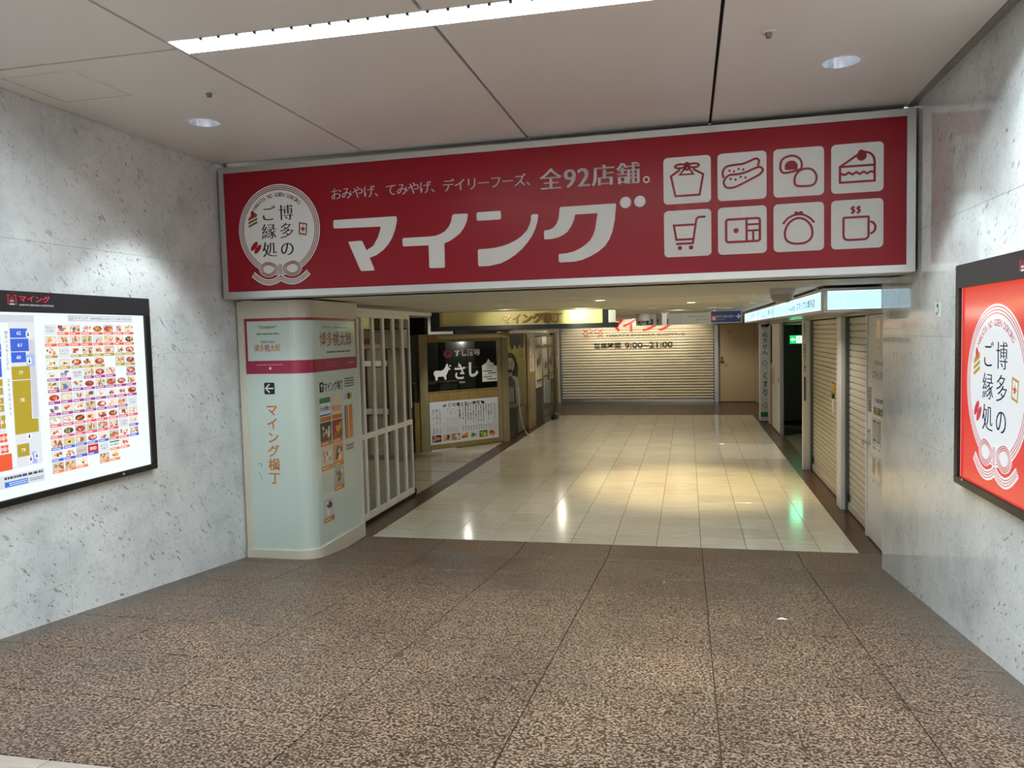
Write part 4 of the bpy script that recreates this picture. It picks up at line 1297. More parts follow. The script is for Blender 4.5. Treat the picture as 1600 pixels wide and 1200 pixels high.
# ------------------------------------------------------------------ folding gate
gate = empty('folding_gate', (-3.83, 9.4, 0))
tag(gate, 'white metal folding gate with tall glass panes, standing beside the frosted pillar', 'gate')
gyv = [8.30, 8.47, 8.82, 9.153, 9.489, 9.846, 10.18, 10.47]
GZ0, GZ1, GMID = .045, 2.565, 1.065
box('top_track', WHITEP, gate, -.035, 8.28 - 9.4, 2.565, .035, 11.4 - 9.4, 2.615, .004)
for a, b_ in zip(gyv[1:-1], gyv[2:]):
    lf = MB()
    y0, y1 = a - 9.4 + .002, b_ - 9.4 - .002
    lf.bbox(-.018, y0, GZ0, .018, y0 + .032, GZ1, .004)
    lf.bbox(-.018, y1 - .032, GZ0, .018, y1, GZ1, .004)
    for z0, z1 in ((GZ0, GZ0 + .085), (GMID - .035, GMID + .035), (GZ1 - .06, GZ1)):
        lf.bbox(-.016, y0 + .030, z0, .016, y1 - .030, z1, .003)
    o = lf.build('gate_leaf', WHITEP, gate)
    MB().box(-.003, y0 + .028, GZ0 + .08, .003, y1 - .028, GMID - .03).build('pane', GLASS, o)
    MB().box(-.003, y0 + .028, GMID + .03, .003, y1 - .028, GZ1 - .055).build('pane', GLASS, o)
box('bottom_seal', BLACK, gate, -.012, 8.45 - 9.4, .004, .012, 10.44 - 9.4, .046)
box('lock_case', DGREY, gate, .018, 10.43 - 9.4, 1.10, .028, 10.46 - 9.4, 1.26, .003)
MB().lathe([(0, -.018), (.04, -.018), (.052, -.008), (.052, .008), (.04, .018), (0, .018)], n=20, M=Matrix.Translation((0, 10.52 - 9.4, .053)) @ Matrix.Rotation(PI / 2, 4, 'Y')).build('caster', BLACK, gate, True)
box('caster_fork', DGREY, gate, -.024, 10.46 - 9.4, .03, .024, 10.53 - 9.4, .11, .004)

# ------------------------------------------------------------------ side alley behind the gate
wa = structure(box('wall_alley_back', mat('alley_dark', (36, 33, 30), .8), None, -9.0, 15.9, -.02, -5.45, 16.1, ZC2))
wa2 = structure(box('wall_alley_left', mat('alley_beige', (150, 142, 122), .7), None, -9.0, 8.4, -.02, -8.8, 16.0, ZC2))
wa3 = structure(box('wall_alley_front', CREAM, None, -9.0, 8.28, -.02, -3.90, 8.38, ZC2))
shop = empty('curtained_shop', (-6.6, 13.6, 0))
tag(shop, 'closed shop with pale hanging curtains seen through the folding gate', 'shop')
box('fascia', CREAM, shop, -1.0, -.15, 2.06, 1.55, .25, 2.40, .004)
box('reflection_band', mat('dull_red', (150, 84, 84), .5), shop, -1.0, -.156, 2.14, 1.2, -.15, 2.24)  # red band stands in for a reflection on the gate glass
box('base', mat('shop_base', (74, 66, 58), .5), shop, -1.0, -.1, 0, 1.2, .2, .45, .004)
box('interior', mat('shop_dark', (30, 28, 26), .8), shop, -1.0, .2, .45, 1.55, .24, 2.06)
def drape(u0, u1, z0, z1, amp, waves, n=48, y=0.0, seed=0):
    rn = random.Random(seed)
    ph = rn.uniform(0, 6)
    q = MB()
    rowsN = 6
    for r in range(rowsN + 1):
        z = z1 + (z0 - z1) * r / rowsN
        for i in range(n + 1):
            t_ = i / n
            a = amp * (0.35 + 0.65 * r / rowsN)
            q.v.append((u0 + (u1 - u0) * t_, y + a * math.sin(ph + t_ * waves * 2 * PI) + a * .4 * math.sin(t_ * waves * 5 + ph * 2), z))
    for r in range(rowsN):
        for i in range(n):
            k = r * (n + 1) + i
            q.face((k, k + 1, k + n + 2, k + n + 1))
    return q
for k in range(3):
    drape(.42 + .42 * k, .76 + .42 * k, .10, 2.04, .022, 4, seed=k, y=-.13).build('curtain', mat('grey_cloth', (150, 146, 124), .85), shop, True)
box('grey_shelf', mat('shelf_grey', (120, 116, 100), .6), shop, -.2, -.14, .0, .36, .1, 1.5, .006)
for zz_ in (1.74, .86):
    box('white_rail', WHITEP, shop, .40, -.175, zz_, 1.25, -.160, zz_ + .10, .004)
box('post', WOODG, shop, 1.46, -.18, 0, 1.54, -.10, 2.06, .004)

# ------------------------------------------------------------------ sushi bar front
A0 = Vector((-5.054, 14.556, 0))
ang = math.atan2(16.073 - 14.556, -3.791 + 5.054)
sushi = empty('sushi_shop_facade', A0, ang)
tag(sushi, 'angled wooden sushi bar front with a dark lettered window', 'shop front')
def sb(nm, m, u0, v0, u1, v1, n0=0.0, n1=.09, b=.004, par=None):     # n towards the reader
    return MB().bbox(u0, -n1, v0, u1, -n0, v1, b).build(nm, m, par or sushi)
sb('left_post', WOODG, -.10, 0, .085, 2.30, -.10, .03)
sb('right_post', WOODG, 1.80, .02, 1.90, 2.30, -.02, .03)
sb('corner_post', WOODG, 1.90, 0, 2.06, 2.33, -.12, .05)
sb('bottom_rail', WOOD, .085, .02, 1.80, .115, -.02, .02)
sb('middle_rail', WOOD, .085, .965, 1.80, 1.150, -.02, .02)
sb('top_rail', WOOD, .085, 2.140, 1.80, 2.30, -.02, .02)
sb('lower_panel', WOOD, .085, .10, 1.80, .98, -.03, -.01, .002)
o = sb('window_pane', DGLASS, .085, 1.145, 1.80, 2.145, -.012, -.006, 0.001)
sb('window_sill', WOOD, .085, 1.150, 1.80, 1.168, -.02, .035, .003)
sb('wood_side', WOOD, -.22, 0, -.10, .98, -.15, .0)
# room behind the window
def st(nm, label, cat, *a):
    t = empty(nm, A0, ang)
    MB().bbox(a[1], -a[6], a[2], a[3], -a[5], a[4], .004).build(nm.split('_')[-1] + '_body', a[0], t)
    return tag(t, label, cat)
stw = structure(MB().bbox(-.1, .95, .9, 1.9, 1.0, 2.30, .002).build('wall_bar_interior', mat('bar_dark', (66, 68, 66), .7)))
stw.location = A0
stw.rotation_euler = (0, 0, ang)
st('bar_counter', 'dim grey counter behind the dark sushi window', 'counter', mat('bar_counter', (74, 72, 66), .6), -.05, .9, 1.2, 1.32, -.85, -.45)
st('wall_shelf', 'dim shelf behind the right half of the dark sushi window', 'shelf', mat('bar_shelf', (64, 60, 54), .6), 1.35, 1.55, 1.75, 1.58, -.9, -.6)
st('blue_cloth', 'dark blue cloth hanging behind the middle of the sushi window', 'cloth', mat('bar_cloth', (42, 46, 62), .8), .80, 1.5, .96, 2.25, -.7, -.66)
# canopy strips over the window
cn = MB()
for k in range(9):
    a = .25 + .185 * k
    cn.add([(a, -.05, 2.275), (a + .175, -.05, 2.275), (a + .17, -.26, 2.215), (a - .03, -.26, 2.215), (a, -.05, 2.265), (a + .175, -.05, 2.265), (a + .17, -.26, 2.205), (a - .03, -.26, 2.205)],
           [(0, 1, 2, 3), (4, 7, 6, 5), (0, 3, 7, 4), (1, 5, 6, 2), (3, 2, 6, 7)])
cn.build('canopy_boards', mat('canopy_paper', (206, 192, 158), .6), sushi)
def SU(n=.0):
    return Pr((0, -n, 0), (1, 0, 0), (0, 0, 1), .0008, .001)
W1 = (206, 204, 200)
p = SU(-.006)
p.ell(.585, 1.905, .105, .082, (120, 30, 42), 1, 24)
p.poly(smooth_poly([(.54, 1.86), (.56, 1.90), (.55, 1.95), (.60, 1.94), (.65, 1.92), (.64, 1.88), (.61, 1.90), (.60, 1.85)], 3), (60, 22, 30), 2)
p.text('すし酒場', .745, 1.845, 1.375, 1.985, W1, 1, .014)
def dog(p, u0, v0, s, col, layer=1):
    body = [(.02, .38), (.05, .54), (.18, .60), (.42, .58), (.56, .66), (.66, .82), (.72, .98), (.80, .93), (.79, .84), (.86, .72), (.80, .55), (.74, .40), (.68, .27), (.69, .05), (.60, .03), (.55, .20), (.40, .22), (.24, .20), (.21, .02), (.11, .02), (.10, .20)]
    p.poly(smooth_poly([(u0 + x * s, v0 + y * s * .75) for x, y in body], 3), col, layer)
dog(p, .235, 1.385, .44, W1)
p.ell(.635, 1.665, .022, .016, W1, 1, 8)
p.poly([(.585, 1.63), (.655, 1.60), (.585, 1.575)], W1, 1)
p.text('さ', .740, 1.385, .995, 1.675, W1, 1, .022)
p.poly([(.825, 1.625), (.845, 1.725), (.885, 1.665)], W1, 1)
p.text('し', 1.085, 1.415, 1.325, 1.715, W1, 1, .05)
p.poly(smooth_poly([(1.40, 1.625), (1.52, 1.69), (1.58, 1.77), (1.63, 1.71), (1.71, 1.675), (1.72, 1.63), (1.62, 1.635), (1.50, 1.62)], 3), W1, 1)
p.ell(1.635, 1.695, .012, .012, (40, 40, 40), 2, 8)
p.lines(.85, 1.30, .99, 1.34, 1, (150, 150, 146), 1, .8, 21)
p.build('window_lettering', sushi, PRINT)
# paper notice taped to the window
t = empty('paper_notice', A0, ang)
tag(t, 'white paper notice taped over the lower right of the sushi bar window', 'notice')
MB().bbox(1.415, -.0035, 1.300, 1.800, -.0005, 1.622, .0005, Matrix.Translation((0, 0.003, 0))).build('paper', mat('paper_white', (214, 212, 208), .7), t)
p = Pr((0, -.0012, 0), (1, 0, 0), (0, 0, 1), .0006, .0008)
p.text('営業時間変更', 1.51, 1.565, 1.72, 1.595, (40, 40, 40), 1)
p.lines(1.44, 1.505, 1.68, 1.535, 1, (50, 50, 50), 1, .8, 22)
p.lines(1.56, 1.46, 1.77, 1.49, 1, (50, 50, 50), 1, .8, 23)
p.stroke([(1.45, 1.435), (1.75, 1.44)], .004, (90, 90, 90), 1)
p.lines(1.44, 1.385, 1.66, 1.412, 1, (50, 50, 50), 1, .8, 24)
p.lines(1.54, 1.335, 1.78, 1.365, 1, (50, 50, 50), 1, .8, 25)
p.build('handwriting', t, PRINT)
# menu board
t = empty('menu_board', A0, ang)
tag(t, 'white sushi menu board with a strip of food photos, below the dark window', 'menu board')
MB().bbox(.108, -.018, .115, 1.790, -.001, .965, .003).build('board', mat('menu_white', (206, 210, 216), .5), t)
p = Pr((0, -.018, 0), (1, 0, 0), (0, 0, 1), .0006, .0008)
p.text('酒の肴と旨い寿司', .545, .845, 1.315, .925, (20, 20, 22), 1, .028)
dog(p, .42, .845, .095, (24, 24, 26))
p.poly(smooth_poly([(1.345, .93), (1.36, .87), (1.40, .85), (1.43, .86), (1.44, .90), (1.40, .905), (1.37, .915)], 3), (24, 24, 26), 1)
p.rect(1.655, .295, 1.745, .845, (70, 74, 84), 1); p.rect(1.660, .300, 1.740, .840, (206, 210, 216), 2)
p.text('うにく', 1.668, .62, 1.735, .83, (30, 30, 34), 3, .01, vertical=True)
p.text('究極の一品', 1.685, .42, 1.722, .61, (60, 60, 66), 3, vertical=True)
p.text('各五九〇', 1.680, .31, 1.725, .40, (40, 40, 44), 3, vertical=True)
p.build('menu_heading', t)
MP = lambda: Pr((0, -.018, 0), (1, 0, 0), (0, 0, 1), .0006, .0008)
items = ['本日のお刺身', '名物いか活造り三種', '海老天ぷら', '鯛の煮付け大根おろし', '鮪盛り合わせの一皿', '炙りさば寿司の一本', '寿司屋の茶碗むし', 'チキン南蛮タルタル', '本格もつ鍋みそ味', '明太だし巻き玉子', '季節野菜の揚げびたし', 'からあげポン酢']
for i, s_ in enumerate(items):
    u = 1.600 - .0640 * i
    p = MP()
    p.text(s_, u - .017, .845 - .042 * len(s_) * .92, u + .017, .845, (22, 22, 26), 1, .022, vertical=True)
    p.build('menu_column', t)
    p = MP()
    p.text('四八〇', u - .017, .325, u + .017, .425, (26, 26, 30), 1, .02, vertical=True)
    p.build('menu_price', t)
p = MP()
p.text('握り寿司盛合', .790, .60, .840, .86, (26, 26, 30), 1, .02, vertical=True)
p.build('menu_column', t)
for i, s_ in enumerate(['まぐろ', 'サーモン', 'はまち', 'うに軍艦', 'いくら', 'あなご']):
    u = .755 - .048 * i
    p = MP()
    p.text(s_, u - .013, .83 - .036 * len(s_), u + .013, .83, (60, 60, 66), 1, vertical=True)
    p.text('たい えび'[:4], u - .013, .50, u + .013, .63, (70, 70, 76), 1, vertical=True)
    p.text('一五〇円', u - .013, .32, u + .013, .46, (70, 70, 76), 1, vertical=True)
    p.build('menu_column', t)
for i, s_ in enumerate(['レモンサワー', '角ハイボール', '生ビール']):
    u = .345 - .075 * i
    p = MP()
    p.text(s_, u - .024, .82 - .05 * len(s_), u + .024, .82, (30, 30, 34), 1, .012, vertical=True)
    p.text('三九〇', u - .022, .32, u + .022, .44, (50, 50, 56), 1, vertical=True)
    p.build('menu_column', t)
rn = random.Random(31)
menu_c = [((36, 30, 30), [(206, 130, 120), (226, 160, 150)]), ((196, 180, 160), [(120, 70, 46), (206, 150, 90), (236, 220, 196)]), ((150, 130, 110), [(90, 60, 46), (214, 196, 170), (190, 120, 80)]), ((214, 206, 196), [(196, 90, 60), (226, 150, 60), (90, 120, 60)]), ((196, 206, 196), [(150, 160, 140), (214, 220, 206), (110, 130, 100)]), ((80, 110, 70), [(176, 190, 70), (120, 150, 60), (206, 196, 90)]), ((206, 196, 180), [(110, 150, 60), (226, 110, 60), (170, 50, 60)])]
for i, (bk, fo) in enumerate(menu_c):
    p = Pr((0, -.018, 0), (1, 0, 0), (0, 0, 1), .0006, .0008)
    u0, u1 = .155 + .227 * i, .155 + .227 * i + .205
    p.rect(u0, .165, u1, .300, bk, 1)
    for k in range(9):
        p.ell(u0 + .205 * rn.uniform(.25, .75), .165 + .135 * rn.uniform(.3, .7), .045, .028, rn.choice(fo), 2 + k % 4, 10, rn.uniform(0, 3))
    p.build('food_photo', t, PRINT)
# doorway beyond the corner post, along the corridor
SX = -3.68
door = empty('sushi_bar_entrance', (SX, 17.2, 0))
tag(door, 'wooden framed sushi bar entrance between window and end post', 'shop front')
def db(nm, m, y0, z0, y1, z1, x0=-.06, x1=.03, b=.004, par=None):
    return MB().bbox(x0, y0 - 17.2, z0, x1, y1 - 17.2, z1, b).build(nm, m, par or door)
db('head_rail', WOOD, 16.05, 2.28, 22.3, 2.345, -.08, .03)
db('middle_post', WOOD, 18.15, 0.0, 18.98, 2.28, -.10, .0)
db('post_panel', mat('panel_grey', (132, 126, 110), .5), 18.26, .12, 18.86, 1.16, -.01, .006)
db('end_post', WOOD, 21.85, 0.0, 22.25, 2.30, -.12, .03)
structure(box('wall_entry_interior', mat('entry_dark', (40, 36, 30), .8), None, SX - 1.3, 16.4, 0, SX - 1.25, 22.2, 2.6))
db('lower_board', mat('entry_board', (120, 112, 92), .6), 17.35, .02, 18.1, .60, -.12, -.09)
db('booth_panel', mat('booth_grey', (96, 92, 82), .6), 19.0, .04, 20.6, 1.0, -.14, -.10)
db('reveal', WOOD, 18.05, 0, 18.15, 2.28, -.5, -.0)
structure(box('wall_entry_side', mat('entry_yellow', (120, 106, 60), .7), None, SX - .62, 18.03, .0, SX - .10, 18.10, 2.28))
# poster of a person behind the plastic sheet
t = empty('portrait_poster', (-3.94, 17.9, .62))
tag(t, 'poster of a dark-haired person in blue, hung behind the plastic sheet', 'poster')
MB().bbox(-.30, 0, 0, .24, .02, 1.60, .003).build('poster_board', mat('poster_mustard', (170, 154, 84), .6), t)
p = Pr((-.30, 0, 0), (1, 0, 0), (0, 0, 1), .001, .001)
hc = .17
p.ell(hc, .98, .165, .24, (46, 38, 34), 1, 24)
p.poly(smooth_poly([(.01, .98), (.02, .70), (.06, .62), (.30, .60), (.35, .70), (.335, .98)], 4), (46, 38, 34), 1)
p.ell(hc, .93, .105, .175, (196, 170, 142), 2, 24)
p.poly([(.13, .82), (.21, .82), (.225, .66), (.115, .66)], (190, 162, 134), 2)
p.poly(smooth_poly([(.0, .0), (.01, .52), (.10, .66), (.17, .62), (.25, .67), (.36, .58), (.40, .0)], 4), (206, 200, 184), 3)
p.poly([(.06, .02), (.30, .02), (.28, .56), (.21, .64), (.13, .64), (.07, .56)], (66, 88, 120), 4)
for e in (-.042, .042):
    p.ell(hc + e, .955, .020, .010, (40, 34, 30), 3, 10)
    p.stroke([(hc + e - .022, .985), (hc + e + .022, .988)], .008, (60, 48, 42), 3)
p.stroke([(hc - .025, .845), (hc, .838), (hc + .025, .845)], .012, (150, 80, 76), 3)
p.stroke([(hc, .94), (hc - .008, .90), (hc + .006, .895)], .007, (166, 136, 112), 3)
p.text('すし酒場', .36, 1.10, .50, 1.46, (120, 100, 50), 1, vertical=True)
p.build('portrait_print', t, PRINT)
t = box('white_notice_card', mat('card_lilac', (170, 164, 166), .6), None, -4.14, 17.60, .70, -3.93, 17.615, 1.05, .003)
tag(t, 'pale blank card hung behind the plastic sheet, below the portrait poster', 'notice')
ps = empty('plastic_sheet', (SX - .03, 17.05, 0))
tag(ps, 'clear plastic sheet hanging with a scalloped dark top in the entrance', 'curtain')
q = MB()
n, rN = 60, 10
for r in range(rN + 1):
    for i in range(n + 1):
        t_ = i / n
        q.v.append((.015 * math.sin(t_ * 19 + r * .3) * (.3 + .7 * r / rN), -.92 + 1.95 * t_ - .10 * t_ * r / rN, 2.27 - 2.21 * r / rN))
for r in range(rN):
    for i in range(n):
        k = r * (n + 1) + i
        q.face((k, k + 1, k + n + 2, k + n + 1))
q.build('sheet', PLASTIC, ps, True)
q = MB()
for k in range(3):
    a = -.92 + .50 * k
    poly = [(a, 2.28), (a + .50, 2.28)] + [(a + .50 - .5 * j / 8, 2.06 - .12 * math.sin(PI * j / 8)) for j in range(9)]
    b = len(q.v)
    for y_, z_ in poly:
        q.v.append((.045, y_, z_))
    for tr in tessellate_polygon([[Vector((y_, z_, 0)) for y_, z_ in poly]]):
        q.face([b + i for i in tr])
    for i in range(len(poly)):      # back
        y_, z_ = poly[i]
        q.v.append((.041, y_, z_))
    m_ = len(poly)
    for i in range(m_):
        j = (i + 1) % m_
        q.face((b + i, b + j, b + m_ + j, b + m_ + i))
q.build('valance', mat('valance_grey', (62, 60, 56), .7), ps)
t = MB().tube([(SX + .04, 16.75, 1.1), (SX + .045, 16.8, .8), (SX + .04, 16.95, .45), (SX + .06, 17.1, .20), (SX + .10, 17.2, .05), (SX + .18, 17.05, .014), (SX + .28, 16.85, .012)], .011, 8).build('rope', mat('rope_white', (206, 200, 184), .8), None, True)
tag(t, 'white cord hanging down the plastic sheet with its end on the floor', 'rope')
MB().tube([(SX + .028, 16.55, 1.12), (SX + .028, 17.75, 1.10)], .012, 8).build('cross_bar', DGREY, ps, True)
# noren curtain in the far bay, tied over its rail
nr = empty('noren_curtain', (SX - .01, 20.4, 0))
tag(nr, 'cream split curtain with dark dog prints and stripes in the far bay', 'curtain')
MB().tube([(0, -1.38, 2.20), (0, 1.30, 2.20)], .012, 8).build('rail', BLACK, nr, True)
for k in range(3):
    q = MB()
    u0, u1 = -1.34 + .90 * k, -1.34 + .90 * (k + 1) - .06
    n, rN = 26, 8
    zb = (.92, .98, 1.02)[k]
    for r in range(rN + 1):
        for i in range(n + 1):
            t_ = i / n
            q.v.append((.03 * math.sin(t_ * 17 + k) * (.4 + .6 * r / rN), u0 + (u1 - u0) * t_, 2.19 + (zb - 2.19) * r / rN))
    for r in range(rN):
        for i in range(n):
            j = r * (n + 1) + i
            q.face((j, j + 1, j + n + 2, j + n + 1))
    c_ = q.build('curtain_panel', CLOTH, nr, True)
    p = Pr((.034, u0, 0), (0, 1, 0), (0, 0, 1), .001, .001)
    w_ = u1 - u0
    p.rect(0.02, 1.94, w_ - .02, 1.985, (40, 36, 48), 1)
    p.rect(0.02, 1.90, w_ - .02, 1.912, (40, 36, 48), 1)
    p.rect(0.02, zb + .16, w_ - .02, zb + .20, (48, 42, 56), 1)
    p.rect(0.02, zb + .10, w_ - .02, zb + .112, (48, 42, 56), 1)
    if k != 1:
        dog(p, .15, 1.40, .55, (50, 50, 54))
    else:
        p.rect(.30, 1.36, .52, 1.52, (50, 50, 54), 1)
    p.build('curtain_print', c_, PRINT)
for k in range(6):
    MB().tube([(0, -1.25 + .48 * k, 2.185), (.016, -1.25 + .48 * k, 2.205), (0, -1.25 + .48 * k, 2.218), (-.014, -1.25 + .48 * k, 2.2)], .005, 6).build('hanging_loop', CLOTH, nr)
t = drape(-.9, 1.35, .08, 1.05, .05, 5, n=60, seed=9).build('plastic_sheet', PLASTIC, None, True)
t.location = (SX + .05, 20.4, 0)
t.rotation_euler = (0, 0, PI / 2)
tag(t, 'crumpled clear plastic sheet gathered below the cream split curtain', 'curtain')
t = MB().lathe([(0, .0), (.20, .0), (.22, .06), (.17, .16), (.06, .20), (0, .20)], n=20).build('black_bag', BLACK, None, True)
t.location = (SX + .20, 20.6, .001)
t.scale = (.45, 1.6, 0.8)
tag(t, 'black bundle on the floor under the cream split curtain', 'bag')
# vertical white notice on the middle post
t = box('vertical_notice', mat('notice_paper', (206, 200, 186), .6), None, SX + .001, 18.28, 1.36, SX + .007, 18.86, 2.16, .001)
tag(t, 'tall white notice with vertical characters on the wooden middle post', 'notice')
p = Pr((SX + .007, 18.28, 1.36), (0, 1, 0), (0, 0, 1), .0006, .0008)
p.text('すし酒場', .36, .40, .52, .78, (60, 56, 50), 1, vertical=True)
p.text('営業中', .10, .46, .26, .76, (60, 56, 50), 1, vertical=True)
p.text('さしす', .10, .05, .30, .42, (50, 46, 42), 1, .02, vertical=True)
p.text('テイクアウト', .40, .05, .48, .36, (80, 76, 70), 1, vertical=True)
p.build('notice_lettering', t, PRINT)
t = box('wall_note', mat('note_white', (220, 214, 200), .6), None, SX + .032, 21.95, 1.30, SX + .036, 22.15, 1.62, .001)
tag(t, 'small white note on the wooden end post beside the back shutter', 'notice')

# ------------------------------------------------------------------ overhead alley sign
bx0, bx1 = Vector((-4.30, 12.85, 0)), Vector((-1.15, 13.40, 0))
bl = (bx1 - bx0).length
bang = math.atan2((bx1 - bx0).y, (bx1 - bx0).x)
ov = empty('alley_sign_box', bx0, bang)
tag(ov, 'long dark overhead sign box with pale yellow face and gold lettering', 'sign')
box('lower_beam', DGREY, ov, 0, -.02, 2.340, bl, .30, 2.420, .004)
box('end_cap', DGREY, ov, 0, -.021, 2.420, .16, .30, 2.655, .004)
box('sign_face', mat('alley_sign_yellow', (228, 220, 150), .4), ov, .20, .06, 2.42, bl - .12, .09, 2.655)
box('face_edge', mat('alley_sign_edge', (196, 180, 120), .4), ov, .16, -.01, 2.42, .20, .09, 2.655)
box('end_bracket', WHITEP, ov, bl - .16, -.03, 2.425, bl - .04, .28, 2.635, .004)
box('far_end_cap', DGREY, ov, bl - .26, .02, 2.420, bl - .16, .30, 2.650, .004)
for i, ch in enumerate('マイング横丁'):
    vs, fs = glyphs(ch, .014)
    q = MB()
    s_ = .185
    u0 = 1.20 + .175 * i
    n_ = len(vs)
    for y_ in (.0, .035):
        q.v += [(u0 + x * s_, y_, 2.452 + (z + .08) * s_ * .95) for x, z in vs]
    ed = {}
    for f in fs:
        q.face(f)
        q.face([n_ + k for k in reversed(f)])
        for a, b_ in zip(f, f[1:] + f[:1]):
            ed[(a, b_)] = 1
    for a, b_ in list(ed):
        if (b_, a) not in ed:
            q.face((a, n_ + a, n_ + b_, b_))
    q.build('letter', mat('gold_letter', (150, 108, 50), .35, .4), ov)
light('alley_sign_lamp', 'SPOT', (-1.75, 12.85, 2.63), 24, (0.92, 1.0, 0.72), target=(-1.6, 13.4, 2.52), spot_size=math.radians(120), spot_blend=0.8, shadow_soft_size=0.03)

# ------------------------------------------------------------------ back wall, shutter and door
bw = structure(empty('wall_back'))
YB = 25.30
box('wall_face', CREAM, bw, -9, YB + .12, -.02, 4.6, YB + .3, ZC2)
box('wall_header', CREAM, bw, -4.2, YB - .02, 2.41, 2.1, YB + .14, ZC2)
box('left_jamb', CREAM, bw, -4.3, YB - .04, 0, -4.02, YB + .14, 2.41)
sh = empty('roller_shutter', (-1.62, YB, 0))
tag(sh, 'wide cream roller shutter with red name and opening hours, closing the corridor end', 'shutter')
def slat_mesh(length, h, dep_, m, axis='x', flat=False):
    q = MB()
    prof = [(0.0, 0), (-.25 * dep_, .10 * h), (-.85 * dep_, .32 * h), (-dep_, .52 * h), (-.85 * dep_, .72 * h), (-.3 * dep_, .90 * h), (.35 * dep_, .93 * h), (.35 * dep_, 1.0 * h)]
    if flat:
        prof = [(.008, 0), (-.002, .02 * h), (-.006, .12 * h), (-.007, .5 * h), (-.006, .84 * h), (-.002, .905 * h), (.012, .915 * h), (.012, h)]
    n_ = len(prof)
    for e in (0, length):
        for d, z in prof:
            q.v.append((e, d, z) if axis == 'x' else (d, e, z))
    for i in range(n_ - 1):
        f = (i, i + n_, i + n_ + 1, i + 1)
        q.face(f)
    return q.mesh('slat', m, False)
nsl = 26
hz = (2.405 - .10) / nsl
sm = slat_mesh(4.80, hz, .040, SHUT)
for k in range(nsl):
    o = link_mesh('slat', sm, sh)
    o.location = (-2.40, -.0, .10 + hz * k)
box('bottom_bar', ALU, sh, -2.40, -.05, .005, 2.40, .02, .10, .004)
for x in (-2.40, -.7, .7, 2.0):
    pass
box('guide_rail', ALU, sh, 2.42, -.10, 0, 2.54, .04, 2.41, .005)
box('guide_rail', ALU, sh, -2.46, -.06, 0, -2.40, .04, 2.41, .005)
SHP = lambda: Pr((0, -.0415, 0), (1, 0, 0), (0, 0, 1), .001, .001)
p = SHP()
PX = lambda x: x + 1.62
KK = (38, 30, 26)
p.text('営業時間', PX(-2.95), 1.735, PX(-2.10), 1.935, KK, 1, .016)
p.build('hours_lettering', sh)
p = SHP()
p.text('9:00~21:00', PX(-1.97), 1.735, PX(-.47), 1.925, KK, 1, .014)
p.build('hours_lettering', sh)
p = SHP()
p.text('HAKATA EKINAKA SHOPPING', PX(-2.53), 2.115, PX(-.10), 2.195, (90, 72, 54), 1, .006)
p.build('subtitle_lettering', sh)
p = SHP()
for nm, (a, b_) in zip('マイング', ((-2.45, -2.00), (-2.02, -1.57), (-1.42, -.90), (-.98, -.36))):
    p.text(nm, PX(a), 2.27, PX(b_), 2.70 if nm != 'ン' else 2.66, (190, 26, 30), 1, .03)
p.build('name_lettering', sh)
p = SHP()
x0_, x1_ = PX(-3.29), PX(-2.66)
for a in (x0_, x1_ - .16):
    for k in range(2):
        p.stroke([(a, 2.10 + .15 * k), (a + .15, 2.22 + .15 * k)], .022, (190, 70, 50), 1)
        p.stroke([(a + .15, 2.10 + .15 * k), (a, 2.22 + .15 * k)], .022, (190, 70, 50), 1)
p.stroke([(x0_ + .2, 2.38), (x0_ + .31, 2.31), (x0_ + .43, 2.38)], .022, (190, 70, 50), 1)
p.text('博 多', x0_ + .17, 2.215, x1_ - .17, 2.29, (100, 70, 50), 1)
p.text('エキナカ', x0_ + .17, 2.105, x1_ - .17, 2.17, (110, 80, 60), 1)
p.build('logo_print', sh, PRINT)
# service door
d1 = structure(empty('door_1', (1.49, YB, 0)))
box('door_leaf', BEIGE, d1, -.53, -.05, .015, .53, .0, 2.43, .006)
box('door_frame', BEIGE, d1, .535, -.09, 0, .60, .1, 2.47, .005)
box('door_frame', BEIGE, d1, -.56, -.06, 0, -.535, .1, 2.47, .004)
box('door_head', BEIGE, d1, -.56, -.06, 2.435, .60, .1, 2.47, .004)
hd = MB()
hd.lathe([(0, 0), (.05, 0), (.05, .012), (.022, .016), (.02, .05), (.045, .06), (.045, .085), (0, .09)], n=16, M=Matrix.Translation((-.46, -.05, 1.27)) @ Matrix.Rotation(PI / 2, 4, 'X'))
hd.bbox(-.485, -.062, 1.34, -.435, -.05, 1.42, .005)
hd.build('door_knob', mat('brass', (120, 96, 60), .3, .9), d1, True)
box('door_mark', mat('door_mark', (150, 128, 96), .5), d1, -.26, -.0512, 2.15, -.20, -.0502, 2.22)
structure(box('wall_corner', BEIGE, None, 2.09, 20.4, -.02, 2.2, YB + .2, ZC2))

# hanging signs under the corridor ceiling
t = empty('direction_sign', (-.32, 18.5, 2.39))
tag(t, 'grey hanging direction sign with arrow and pictograms in front of the shutter', 'sign')
box('sign_panel', mat('sign_grey', (196, 198, 188), .5), t, -.86, 0, 0, .86, .08, .268, .004)
box('drop_post', ALU, t, -.80, .02, .24, -.74, .06, .271)
box('drop_post', ALU, t, .74, .02, .24, .80, .06, .271)
p = Pr((-.86, 0, 0), (1, 0, 0), (0, 0, 1), .0008, .001)
p.stroke([(.06, .075), (.22, .075)], .022, (24, 24, 24), 1, caps=False)
p.stroke([(.13, .135), (.05, .075), (.13, .015)], .022, (24, 24, 24), 1, caps=False)
p.rect(.24, .02, .40, .15, (28, 28, 28), 1, .01); p.ell(.32, .085, .034, .034, (200, 200, 194), 2, 12); p.rect(.29, .03, .31, .14, (150, 150, 146), 2)
